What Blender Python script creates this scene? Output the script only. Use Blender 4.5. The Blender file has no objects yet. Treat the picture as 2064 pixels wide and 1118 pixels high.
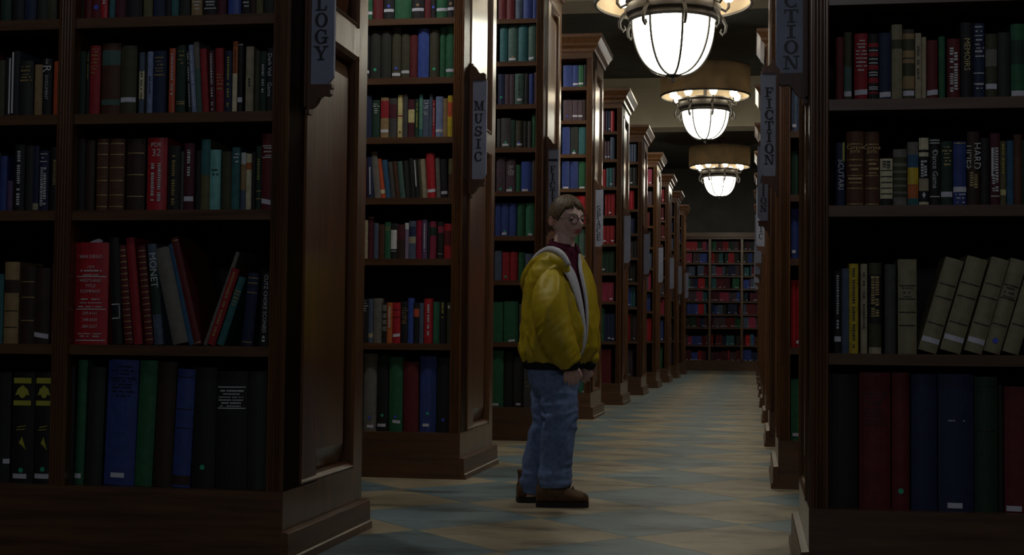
import bpy, bmesh, math, random
from mathutils import Vector, Matrix, noise
random.seed(7)
sc = bpy.context.scene
COL = sc.collection
PI = math.pi

# ------------------------------------------------------------------ camera
W, H, F = 2064.0, 1118.0, 2870.0
CAMZ = 0.75
yaw, pitch, roll = math.radians(-9.6), math.radians(2.385), math.radians(0.581)
_fw = Vector((math.sin(yaw)*math.cos(pitch), math.cos(yaw)*math.cos(pitch), math.sin(pitch)))
_r0 = Vector((math.cos(yaw), -math.sin(yaw), 0))
_u0 = _r0.cross(_fw)
RT = _r0*math.cos(roll) + _u0*math.sin(roll)
UP = -_r0*math.sin(roll) + _u0*math.cos(roll)
cam_d = bpy.data.cameras.new('camera')
cam_d.sensor_fit = 'HORIZONTAL'; cam_d.sensor_width = 36.0; cam_d.lens = F/W*36.0
cam_d.clip_start = 0.05; cam_d.clip_end = 200
cam = bpy.data.objects.new('camera', cam_d); COL.objects.link(cam)
m = Matrix.Identity(4)
for i in range(3):
    m[i][0] = RT[i]; m[i][1] = UP[i]; m[i][2] = -_fw[i]
m[2][3] = CAMZ
cam.matrix_world = m
sc.camera = cam

def at(x, y, Y):                       # photo pixel -> point on the plane at depth Y
    d = RT*((x-W/2)/F) - UP*((y-H/2)/F) + _fw
    t = Y/d.y
    return Vector((d.x*t, Y, CAMZ + d.z*t))

# ------------------------------------------------------------------ world, lights, exposure
sc.view_settings.view_transform = 'Standard'; sc.view_settings.look = 'None'
sc.view_settings.gamma = 1.0; sc.view_settings.use_curve_mapping = False
sc.view_settings.exposure = 0.0
wd = bpy.data.worlds.new('night'); sc.world = wd; wd.use_nodes = True
wd.node_tree.nodes['Background'].inputs[0].default_value = (0.01, 0.012, 0.02, 1)
wd.node_tree.nodes['Background'].inputs[1].default_value = 0.15

LAMP_E = 9.0          # glass bowls of the aisle lamps
BULB_E = 25.0         # bare bulbs inside their drums
STACK_E = 120.0        # globes between the stacks
def area(name, loc, tgt, size, power, col):
    l = bpy.data.lights.new(name, 'AREA'); l.shape = 'RECTANGLE'; l.size, l.size_y = size
    l.energy = power; l.color = col
    o = bpy.data.objects.new(name, l); COL.objects.link(o); o.location = loc
    o.rotation_euler = (Vector(tgt)-Vector(loc)).to_track_quat('-Z', 'Y').to_euler()
    return o
area('cool_fill_light', (-0.3, -4.85, 4.5), (-0.7, 6.0, 0.9), (3.4, 0.6), 42.0, (0.86, 0.90, 1.0))  # added cool fill from behind the camera, hung high to avoid glare

# ------------------------------------------------------------------ materials
MATS = {}
def nodes(name):
    m = bpy.data.materials.new(name); m.use_nodes = True
    nt = m.node_tree; b = nt.nodes['Principled BSDF']
    return m, nt, b
def ramp(nt, fac, stops):
    r = nt.nodes.new('ShaderNodeValToRGB'); e = r.color_ramp.elements
    while len(e) < len(stops): e.new(0.5)
    for k, (p, c) in enumerate(stops):
        e[k].position = p; e[k].color = (*c, 1)
    nt.links.new(fac, r.inputs[0]); return r.outputs[0]
def mapping(nt, scale, coord='Object'):
    if coord == 'World':
        src = nt.nodes.new('ShaderNodeNewGeometry').outputs['Position']
    else:
        src = nt.nodes.new('ShaderNodeTexCoord').outputs[coord]
    mp = nt.nodes.new('ShaderNodeMapping'); mp.inputs['Scale'].default_value = scale
    nt.links.new(src, mp.inputs[0]); return mp.outputs[0]
def noise_n(nt, vec, scale, detail=4, rough=0.55):
    n = nt.nodes.new('ShaderNodeTexNoise'); n.inputs['Scale'].default_value = scale
    n.inputs['Detail'].default_value = detail; n.inputs['Roughness'].default_value = rough
    nt.links.new(vec, n.inputs['Vector']); return n.outputs['Fac']
def bump(nt, b, h, s, d=0.01):
    n = nt.nodes.new('ShaderNodeBump'); n.inputs['Strength'].default_value = s; n.inputs['Distance'].default_value = d
    nt.links.new(h, n.inputs['Height']); nt.links.new(n.outputs[0], b.inputs['Normal'])

def wood(name, axis, dark, light, rough=0.3, coat=0.35):
    m, nt, b = nodes(name)
    sc_ = {'X': (1.2, 22, 22), 'Y': (22, 1.2, 22), 'Z': (22, 22, 1.2)}[axis]
    v = mapping(nt, sc_, 'World')
    f = noise_n(nt, v, 1.6, 6, 0.65)
    c = ramp(nt, f, [(0.28, dark), (0.5, tuple((a+q)/2 for a, q in zip(dark, light))), (0.74, light)])
    nt.links.new(c, b.inputs['Base Color'])
    b.inputs['Roughness'].default_value = rough
    b.inputs['Coat Weight'].default_value = coat; b.inputs['Coat Roughness'].default_value = 0.16
    v2 = mapping(nt, {'X': (1, 6, 6), 'Y': (6, 1, 6), 'Z': (6, 6, 1)}[axis], 'World')
    bump(nt, b, noise_n(nt, v2, 1.4, 3), 0.12, 0.02)
    MATS[name] = m; return m
WZ = wood('mahogany_upright', 'Z', (0.040, 0.0165, 0.006), (0.165, 0.066, 0.018), 0.32, 0.5)
WX = wood('mahogany_shelf', 'X', (0.045, 0.019, 0.008), (0.135, 0.062, 0.024), 0.42, 0.2)
WY = wood('mahogany_rail', 'Y', (0.040, 0.0165, 0.006), (0.155, 0.064, 0.018), 0.42, 0.2)
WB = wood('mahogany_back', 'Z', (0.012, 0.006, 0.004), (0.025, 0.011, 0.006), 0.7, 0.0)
WSIGN = wood('sign_wood', 'Z', (0.05, 0.018, 0.008), (0.14, 0.055, 0.022), 0.5, 0.05)

def cloth(name, col, rough=0.62, spec=0.35, var=0.35, scale=60):
    if name in MATS: return MATS[name]
    m, nt, b = nodes(name)
    v = mapping(nt, (1, 1, 1), 'World')
    f = noise_n(nt, v, scale, 3)
    lo = tuple(c*(1-var) for c in col); hi = tuple(min(1, c*(1+var)) for c in col)
    nt.links.new(ramp(nt, f, [(0.3, lo), (0.7, hi)]), b.inputs['Base Color'])
    b.inputs['Roughness'].default_value = rough; b.inputs['Specular IOR Level'].default_value = spec
    MATS[name] = m; return m
def plain(name, col, rough=0.5, metal=0.0, emit=0.0, ecol=None, spec=0.5):
    if name in MATS: return MATS[name]
    m, nt, b = nodes(name)
    b.inputs['Base Color'].default_value = (*col, 1); b.inputs['Roughness'].default_value = rough
    b.inputs['Metallic'].default_value = metal; b.inputs['Specular IOR Level'].default_value = spec
    if emit:
        b.inputs['Emission Color'].default_value = (*(ecol or col), 1); b.inputs['Emission Strength'].default_value = emit
    MATS[name] = m; return m

def floor_mat(name, tile=None):
    m, nt, b = nodes(name)
    v = mapping(nt, (1, 1, 1), 'World')
    och = ramp(nt, noise_n(nt, v, 2.6, 6, 0.6), [(0.3, (0.225, 0.180, 0.108)), (0.55, (0.325, 0.270, 0.172)), (0.75, (0.40, 0.335, 0.22))])
    tea = ramp(nt, noise_n(nt, v, 3.1, 6, 0.6), [(0.3, (0.095, 0.142, 0.150)), (0.55, (0.138, 0.202, 0.212)), (0.75, (0.190, 0.255, 0.258))])
    if tile == 'ochre': c = och
    elif tile == 'teal': c = tea
    else:
        sx = nt.nodes.new('ShaderNodeSeparateXYZ'); nt.links.new(v, sx.inputs[0])
        def tri(out, c0, per):
            a = nt.nodes.new('ShaderNodeMath'); a.operation = 'SUBTRACT'; nt.links.new(out, a.inputs[0]); a.inputs[1].default_value = c0 - 40*per
            p = nt.nodes.new('ShaderNodeMath'); p.operation = 'PINGPONG'; nt.links.new(a.outputs[0], p.inputs[0]); p.inputs[1].default_value = per/2
            d = nt.nodes.new('ShaderNodeMath'); d.operation = 'DIVIDE'; nt.links.new(p.outputs[0], d.inputs[0]); d.inputs[1].default_value = per/2
            return d.outputs[0]
        s = nt.nodes.new('ShaderNodeMath'); s.operation = 'ADD'
        nt.links.new(tri(sx.outputs[0], TX0, TPX), s.inputs[0]); nt.links.new(tri(sx.outputs[1], TY0, TPY), s.inputs[1])
        lt = nt.nodes.new('ShaderNodeMath'); lt.operation = 'LESS_THAN'; nt.links.new(s.outputs[0], lt.inputs[0]); lt.inputs[1].default_value = 1.0
        mx = nt.nodes.new('ShaderNodeMix'); mx.data_type = 'RGBA'
        nt.links.new(lt.outputs[0], mx.inputs[0]); nt.links.new(och, mx.inputs[6]); nt.links.new(tea, mx.inputs[7]); c = mx.outputs[2]
    # worn scuffs and stains running over the joints
    v2 = mapping(nt, (0.75, 1.9, 1), 'World')
    st = ramp(nt, noise_n(nt, v2, 2.2, 8, 0.68), [(0.36, (0.20, 0.18, 0.155)), (0.50, (1, 1, 1)), (1.0, (1, 1, 1))])
    mu = nt.nodes.new('ShaderNodeMix'); mu.data_type = 'RGBA'; mu.blend_type = 'MULTIPLY'; mu.inputs[0].default_value = 0.8
    nt.links.new(c, mu.inputs[6]); nt.links.new(st, mu.inputs[7]); nt.links.new(mu.outputs[2], b.inputs['Base Color'])
    b.inputs['Roughness'].default_value = 0.5; b.inputs['Specular IOR Level'].default_value = 0.4
    bump(nt, b, noise_n(nt, v, 9, 4), 0.15, 0.006)
    MATS[name] = m; return m
TX0, TY0, TPX, TPY = -0.45, 5.88, 0.83, 0.95
def plaster(name, lo, hi):
    m, nt, b = nodes(name); v = mapping(nt, (1, 1, 1), 'World')
    nt.links.new(ramp(nt, noise_n(nt, v, 3, 5), [(0.3, lo), (0.7, hi)]), b.inputs['Base Color'])
    b.inputs['Roughness'].default_value = 0.8; bump(nt, b, noise_n(nt, v, 30, 4), 0.1, 0.004); MATS[name] = m; return m

# ------------------------------------------------------------------ mesh helpers
class MB:
    def __init__(s): s.v = []; s.f = []; s.mi = []
    def add(s, vs, fs, mi=0):
        o = len(s.v); s.v += [tuple(p) for p in vs]; s.f += [tuple(i+o for i in q) for q in fs]; s.mi += [mi]*len(fs); return s
    def box(s, x0, y0, z0, x1, y1, z1, mi=0):
        x0, x1 = min(x0, x1), max(x0, x1); y0, y1 = min(y0, y1), max(y0, y1); z0, z1 = min(z0, z1), max(z0, z1)
        return s.add([(x0,y0,z0),(x1,y0,z0),(x1,y1,z0),(x0,y1,z0),(x0,y0,z1),(x1,y0,z1),(x1,y1,z1),(x0,y1,z1)],
                     [(0,3,2,1),(4,5,6,7),(0,1,5,4),(1,2,6,5),(2,3,7,6),(3,0,4,7)], mi)
    def prism(s, pts, d, mi=0):           # pts: closed loop of Vectors, extruded by vector d
        n = len(pts); d = Vector(d)
        vs = [Vector(p) for p in pts] + [Vector(p)+d for p in pts]
        fs = [tuple(range(n))[::-1], tuple(range(n, 2*n))] + [(i, (i+1) % n, (i+1) % n+n, i+n) for i in range(n)]
        return s.add(vs, fs, mi)
    def lathe(s, prof, seg=32, c=(0,0,0), mi=0, a0=0, a1=2*PI):
        full = abs(a1-a0-2*PI) < 1e-6; n = seg if full else seg+1; vs = []; fs = []
        for k in range(n):
            a = a0+(a1-a0)*k/seg
            for r, z in prof: vs.append((c[0]+r*math.cos(a), c[1]+r*math.sin(a), c[2]+z))
        P = len(prof)
        for k in range(seg):
            k2 = (k+1) % n
            for j in range(P-1): fs.append((k*P+j, k2*P+j, k2*P+j+1, k*P+j+1))
        return s.add(vs, fs, mi)
    def tube(s, path, rad, seg=8, mi=0, caps=True, flat=None):
        path = [Vector(p) for p in path]; n = len(path); R = rad if isinstance(rad, (list, tuple)) else [rad]*n
        vs = []; fs = []; prev = None
        for i, p in enumerate(path):
            t = (path[min(i+1, n-1)]-path[max(i-1, 0)]).normalized()
            if prev is None:
                ref = Vector((0,0,1)) if abs(t.z) < 0.9 else Vector((1,0,0)); nx = ref.cross(t).normalized()
            else:
                nx = (prev - t*prev.dot(t)).normalized()
            prev = nx; ny = t.cross(nx)
            r = R[i]; ra, rb = (r if isinstance(r, (list, tuple)) else (r, r))
            for k in range(seg):
                a = 2*PI*k/seg; vs.append(p + nx*(ra*math.cos(a)) + ny*(rb*math.sin(a)))
        for i in range(n-1):
            for k in range(seg):
                k2 = (k+1) % seg; fs.append((i*seg+k, i*seg+k2, (i+1)*seg+k2, (i+1)*seg+k))
        if caps: fs += [tuple(range(seg))[::-1], tuple(range((n-1)*seg, n*seg))]
        return s.add(vs, fs, mi)
    def loft(s, rings, mi=0, caps=True):
        n = len(rings[0]); vs = [p for r in rings for p in r]; fs = []
        for i in range(len(rings)-1):
            for k in range(n):
                k2 = (k+1) % n; fs.append((i*n+k, i*n+k2, (i+1)*n+k2, (i+1)*n+k))
        if caps: fs += [tuple(range(n))[::-1], tuple(range((len(rings)-1)*n, len(rings)*n))]
        return s.add(vs, fs, mi)
    def mesh(s, name, mats, smooth=False):
        me = bpy.data.meshes.new(name); me.from_pydata(s.v, [], s.f)
        for mt in (mats if isinstance(mats, (list, tuple)) else [mats]): me.materials.append(mt)
        if any(s.mi): me.polygons.foreach_set('material_index', s.mi)
        if smooth: me.polygons.foreach_set('use_smooth', [True]*len(me.polygons))
        me.update(); return me
    def build(s, name, mats, parent=None, smooth=False, loc=None):
        return link(name, s.mesh(name, mats, smooth), parent, loc)
def link(name, me, parent=None, loc=None, rot=None):
    o = bpy.data.objects.new(name, me); COL.objects.link(o)
    if parent: o.parent = parent
    if loc is not None: o.location = loc
    if rot is not None: o.rotation_euler = rot
    return o
def tag(o, label, cat=None, group=None, kind=None):
    o['label'] = label
    if cat: o['category'] = cat
    if group: o['group'] = group
    if kind: o['kind'] = kind
    return o
def empty(name, loc): 
    o = bpy.data.objects.new(name, None); COL.objects.link(o); o.location = loc; o.empty_display_size = 0.1; return o
def struct(o, label=None):
    o['kind'] = 'structure'
    if label: o['label'] = label
    return o
def smooth_by_angle(me, ang=0.6):
    bm = bmesh.new(); bm.from_mesh(me); bmesh.ops.recalc_face_normals(bm, faces=bm.faces)
    for f in bm.faces: f.smooth = True
    for e in bm.edges:
        if len(e.link_faces) == 2: e.smooth = e.calc_face_angle(0) < ang
    bm.to_mesh(me); bm.free()

# ------------------------------------------------------------------ room shell
FL = floor_mat('floor_worn'); FT_T = floor_mat('tile_teal', 'teal'); FT_O = floor_mat('tile_ochre', 'ochre')
PL_C = plaster('ceiling_paint', (0.050, 0.050, 0.042), (0.075, 0.075, 0.062))
PL_B = plaster('beam_plaster', (0.50, 0.44, 0.31), (0.60, 0.53, 0.38))
PL_W = plaster('wall_plaster', (0.16, 0.14, 0.10), (0.22, 0.19, 0.14))
XL, XR, YB, YFAR, ZC = -6.4, 5.2, -5.0, 35.3, 4.95
floor = struct(MB().box(XL, YB, -0.12, XR, YFAR, -0.002).build('floor', FL), 'worn linoleum floor laid in ochre and teal diamonds')
def diamond(mat, nm):
    hw, hl = TPX/2-0.002, TPY/2-0.002
    return MB().prism([(-hw,0,-0.004),(0,-hl,-0.004),(hw,0,-0.004),(0,hl,-0.004)], (0,0,0.004)).mesh(nm, mat)
dt, do = diamond(FT_T, 'floor_tile'), diamond(FT_O, 'floor_tile_ochre')
for j in range(-4, 17):
    for i in range(-2, 2):
        link('floor_tile', dt, floor, (TX0+i*TPX, TY0+j*TPY, 0))
        link('floor_tile', do, floor, (TX0+(i+.5)*TPX, TY0+(j+.5)*TPY, 0))
struct(MB().box(XL, YB, ZC, XR, YFAR, ZC+0.15).build('ceiling', PL_C), 'dark painted ceiling')
struct(MB().box(XL-0.2, YB, 0, XL, YFAR, ZC).build('wall_left', PL_W)); struct(MB().box(XR, YB, 0, XR+0.2, YFAR, ZC).build('wall_right', PL_W))
struct(MB().box(XL, YFAR, 0, XR, YFAR+0.2, ZC).build('wall_far', PL_C))
wb = MB(); wb.box(XL, YB-0.2, 0, -2.1, YB, ZC); wb.box(1.5, YB-0.2, 0, XR, YB, ZC); wb.box(-2.1, YB-0.2, 0, 1.5, YB, 4.15); wb.box(-2.1, YB-0.2, 4.87, 1.5, YB, ZC)
struct(wb.build('wall_back', PL_W))
win = struct(MB().box(-2.1, YB-0.12, 4.15, 1.5, YB-0.10, 4.87).build('added_window_1', plain('night_glass', (0.05, 0.06, 0.09), 0.1)))  # unseen window, added as a source for the cool fill
fr = MB()
for x in (-2.1, -0.93, 0.27, 1.44): fr.box(x, YB-0.15, 4.15, x+0.06, YB-0.03, 4.87)
for z in (4.15, 4.81): fr.box(-2.1, YB-0.15, z, 1.5, YB-0.03, z+0.06)
fr.build('added_window_frame', WZ, win)
for k, y in enumerate((5.6, 14.2, 22.9)):
    b = MB(); b.box(XL, y, 4.14, XR, y+0.5, ZC); b.box(XL, y-0.04, 4.14, XR, y, 4.19); b.box(XL, y-0.03, 4.72, XR, y, 4.80)
    struct(b.build('trim_%d' % (k+1), PL_B), 'tan plaster ceiling beam crossing the aisle')

# ------------------------------------------------------------------ bookcases
SH = [0.24, 0.71, 1.16, 1.485, 1.81, 2.13, 2.45, 2.765, 3.08]
DEP, TH, BAY, POST = 0.95, 0.030, 0.70, 0.058
TOPZ = 3.40
FRONT = [4.45, 7.36, 10.2, 13.06, 15.95, 18.75, 21.55, 24.4, 27.2, 30.0]
LX = [-1.50, -1.515, -1.505, -1.468, -1.455, -1.44, -1.43, -1.42, -1.42, -1.42]
RX = [0.170, 0.130, 0.12, 0.12, 0.11, 0.11, 0.11, 0.11, 0.11, 0.11]
_shared = {}
def shelf_mesh(d=0.40):
    if ('shelf', d) not in _shared:
        b = MB(); b.box(0, 0.012, -TH, BAY, d, 0); b.box(0, 0.0, -TH-0.004, BAY, 0.012, 0.0)
        _shared[('shelf', d)] = b.mesh('shelf', WX)
    return _shared[('shelf', d)]
def post_mesh():
    if 'post' not in _shared:
        # fluted face: grooves run the height
        n = 4; w = POST; prof = [(0, 0.36), (0, 0.004), (0.004, 0)]
        g = (w-0.016)/n
        for k in range(n):
            x = 0.008+k*g
            prof += [(x, 0), (x+g*0.22, 0.005), (x+g*0.5, 0.0065), (x+g*0.78, 0.005)]
        prof += [(w-0.008, 0), (w-0.004, 0), (w, 0.004), (w, 0.36)]
        b = MB(); b.prism([(x, y, 0.24) for x, y in prof], (0, 0, TOPZ-0.24)); _shared['post'] = b.mesh('post', WZ)
    return _shared['post']
def panel_frame(side, name, parent, X, Y0, D, glossy):
    """end panel in the plane X, face towards the aisle (side=-1: case left of the aisle, faces +x)"""
    s = 1 if side < 0 else -1              # outward direction
    y0, y1 = Y0+0.006, Y0+D
    f = MB()
    T = 0.05
    f.box(X, y0, 0.0, X-s*T, y0+0.165, TOPZ); f.box(X, y1-0.13, 0.0, X-s*T, y1, TOPZ)
    rails = [(0.0, 0.245), (1.82, 1.93), (3.28, TOPZ)]
    for z0, z1 in rails: f.box(X, y0+0.165, z0, X-s*T, y1-0.13, z1)
    fr_ = f.build(name, WZ, parent)
    for z0, z1 in ((0.245, 1.82), (1.93, 3.28)):
        ya, yb = y0+0.165, y1-0.13
        # bead moulding round the opening
        mb = MB(); q = 0.028
        for (a0, a1, c0, c1) in ((ya, ya+q, z0, z1), (yb-q, yb, z0, z1)):
            mid = (a0+a1)/2
            mb.prism([(X-s*0.002, a0, c0), (X+s*0.006, a0+q*0.3, c0), (X-s*0.004, a0+q*0.75, c0), (X-s*0.02, a1, c0), (X-s*0.04, a1, c0), (X-s*0.04, a0, c0)] if a0 == ya else
                     [(X-s*0.002, a1, c0), (X+s*0.006, a1-q*0.3, c0), (X-s*0.004, a1-q*0.75, c0), (X-s*0.02, a0, c0), (X-s*0.04, a0, c0), (X-s*0.04, a1, c0)], (0, 0, c1-c0))
        for (c0, d_) in ((z0, 1), (z1, -1)):
            mb.prism([(X-s*0.002, ya, c0), (X+s*0.006, ya, c0+d_*q*0.3), (X-s*0.004, ya, c0+d_*q*0.75), (X-s*0.02, ya, c0+d_*q), (X-s*0.04, ya, c0+d_*q), (X-s*0.04, ya, c0)], (0, yb-ya, 0))
        mb.build('moulding', WZ, fr_)
        # raised field with bevelled margin
        ya += q; yb -= q; za, zb = z0+q, z1-q; bv = 0.075; xo, xi = X-s*0.042, X-s*0.010
        vs = [(xo, ya, za), (xo, yb, za), (xo, yb, zb), (xo, ya, zb), (xi, ya+bv, za+bv), (xi, yb-bv, za+bv), (xi, yb-bv, zb-bv), (xi, ya+bv, zb-bv)]
        p = MB(); p.add(vs, [(0,1,5,4), (1,2,6,5), (2,3,7,6), (3,0,4,7), (4,5,6,7)]); pm = p.build('raised_panel', WZ, fr_)
        smooth_by_angle(pm.data, 0.05)
    return fr_
def bookcase(n, side, X, Yf, nb, label):
    s = 1 if side < 0 else -1
    root = empty('bookcase', (X, Yf, 0)); tag(root, label, 'bookcase')
    root.parent = None
    inv = Matrix.Translation((-X, -Yf, 0))
    Xin = lambda k: X - s*(POST + k*(BAY+POST))      # aisle side of bay k opening
    Xfar = X - s*(POST + nb*(BAY+POST))
    parts = []
    parts.append(panel_frame(side, 'end_panel', None, X, Yf, DEP, True))
    x_lo, x_hi = min(X, Xfar), max(X, Xfar)
    # plinth: front board, cap and the skirting round the aisle end
    xq0, xq1 = (x_lo, x_hi-0.03) if s > 0 else (x_lo+0.03, x_hi)
    b = MB(); b.box(x_lo+.001, Yf, 0, x_hi-.001, Yf+0.005, 0.24); b.box(xq0, Yf+0.005, 0.0, xq1, Yf+0.03, 0.24); b.box(xq0, Yf+0.03, 0.21, xq1, Yf+0.5, 0.24)
    b.box(x_lo, Yf-0.008, 0.0, x_hi, Yf, 0.10)
    parts.append(b.build('plinth', WX))
    e = 0.036
    b = MB(); X0, X1 = X-s*0.0, X+s*e
    b.prism([(X, Yf-0.012, 0.0), (X+s*e, Yf-0.012, 0.0), (X+s*(e-.002), Yf-0.012, 0.026), (X+s*(e-.009), Yf-0.012, 0.030), (X+s*(e-.011), Yf-0.012, 0.106), (X+s*(e-.014), Yf-0.012, 0.110), (X, Yf-0.012, 0.112)], (0, DEP+0.05, 0))
    parts.append(b.build('skirting', WY))
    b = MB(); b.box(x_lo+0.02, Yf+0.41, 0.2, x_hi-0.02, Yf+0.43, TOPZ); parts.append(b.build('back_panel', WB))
    b = MB(); b.box(x_lo, Yf+DEP-0.03, 0, x_hi-(0.05 if s > 0 else 0), Yf+DEP, TOPZ); parts.append(b.build('rear_panel', WZ))
    b = MB(); b.box(xq0, Yf+.01, TOPZ-0.06, xq1, Yf+DEP-.01, TOPZ-.002); b.box(x_lo+.001, Yf-.002, 3.34, x_hi-.001, Yf+0.004, 3.46)
    parts.append(b.build('top_board', WX))
    # cornice, front and aisle end in stepped mitred profile
    prof = [(0.0, 3.40), (0.018, 3.40), (0.022, 3.43), (0.05, 3.455), (0.055, 3.475), (0.085, 3.52), (0.092, 3.525), (0.092, 3.555), (0.0, 3.555)]
    c = MB(); vs = []; n_ = len(prof)
    for o, z in prof: vs.append((Xfar, Yf-o, z))
    for o, z in prof: vs.append((X+s*o, Yf-o, z))
    for o, z in prof: vs.append((X+s*o, Yf+DEP+o*0.4, z))
    fs = []
    for r in range(2):
        for j in range(n_): fs.append((r*n_+j, r*n_+(j+1) % n_, (r+1)*n_+(j+1) % n_, (r+1)*n_+j))
    fs += [tuple(range(n_)), tuple(range(2*n_, 3*n_))[::-1]]
    c.add(vs, fs); c.box(x_lo, Yf, 3.46, x_hi, Yf+DEP, 3.553)
    parts.append(c.build('cornice', WY))
    for k in range(nb+1):
        px = X - s*k*(BAY+POST) - (POST if s > 0 else 0)
        parts.append(link('post', post_mesh(), None, (px, Yf, 0)))
    for k in range(nb):
        xa = Xin(k) - (BAY if s > 0 else 0)
        for z in SH[1:]:
            parts.append(link('shelf', shelf_mesh(), None, (xa, Yf+0.012, z)))
    for p in parts:
        p.parent = root; p.matrix_parent_inverse = inv
    return root
LABL = ['tall mahogany bookcase bearing the LOGY sign, nearest the boy\'s back', 'tall mahogany bookcase bearing the MUSIC sign', 'tall mahogany bookcase bearing the FICTION sign with a dark bar',
        'tall mahogany bookcase bearing the SPACE sign', 'tall mahogany bookcase next beyond the SPACE bookcase']
ORD = ['first','second','third','fourth','fifth','sixth','seventh','eighth','ninth','tenth','eleventh','twelfth','thirteenth','fourteenth','fifteenth','sixteenth','seventeenth','eighteenth','nineteenth','twentieth','twenty-first','twenty-second','twenty-third','twenty-fourth','twenty-fifth','twenty-sixth','twenty-seventh','twenty-eighth']
LABL[0] = 'tall mahogany bookcase bearing the LOGY sign'
for n in range(10):
    lab = LABL[n] if n < 5 else '%s tall mahogany bookcase beyond the SPACE one, same aisle side' % ORD[n-4]
    bookcase(n, -1, LX[n], FRONT[n], 4 if n < 2 else (3 if n < 4 else 2), lab)
for n in range(10):
    lab = ['tall mahogany bookcase across the aisle from the LOGY one', 'tall mahogany bookcase across the aisle from the MUSIC one', 'tall mahogany bookcase across the aisle from the barred FICTION sign', 'tall mahogany bookcase across the aisle from the SPACE one'][n] if n < 4 else '%s tall mahogany bookcase beyond the one facing SPACE, same side' % ORD[n-4]
    bookcase(n, 1, RX[n], FRONT[n]-0.03, 3 if n == 0 else (2 if n < 3 else 1), lab)

# far wall of shelves
WALLY = 34.2
SHW = [0.22, 0.60, 1.02, 1.335, 1.645, 1.945, 2.25, 2.555, 2.855]
root = empty('wall_bookcase', (-0.6, WALLY, 0)); tag(root, 'wide wall of bookshelves closing the far end of the aisle', 'bookcase')
parts = []
FX0, FN = -3.30, 7
fx = lambda k: FX0 + k*0.755
xe = fx(FN)+0.07
b = MB(); b.box(FX0, WALLY, 0, xe, WALLY+0.03, 0.24); b.box(FX0, WALLY+0.03, 0.2, xe, WALLY+0.45, 0.24); parts.append(b.build('plinth', WX))
b = MB(); b.box(FX0, WALLY+0.42, 0, xe, WALLY+0.45, 3.2); parts.append(b.build('back_panel', WB))
b = MB(); b.box(FX0, WALLY-0.06, 3.17, xe, WALLY+0.45, 3.28); b.box(FX0, WALLY-0.02, 3.12, xe, WALLY+0.45, 3.17); parts.append(b.build('cornice', WX))
pw = MB().box(0, 0, 0.22, POST, .40, 3.13).mesh('post', WZ)
for k in range(FN+1): parts.append(link('post', pw, None, (fx(k), WALLY, 0)))
for k in range(FN):
    for z in SHW[1:]: parts.append(link('shelf', shelf_mesh(), None, (fx(k)+POST, WALLY+0.012, z)))
for p in parts: p.parent = root; p.matrix_parent_inverse = Matrix.Translation((0.6, -WALLY, 0))

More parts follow.
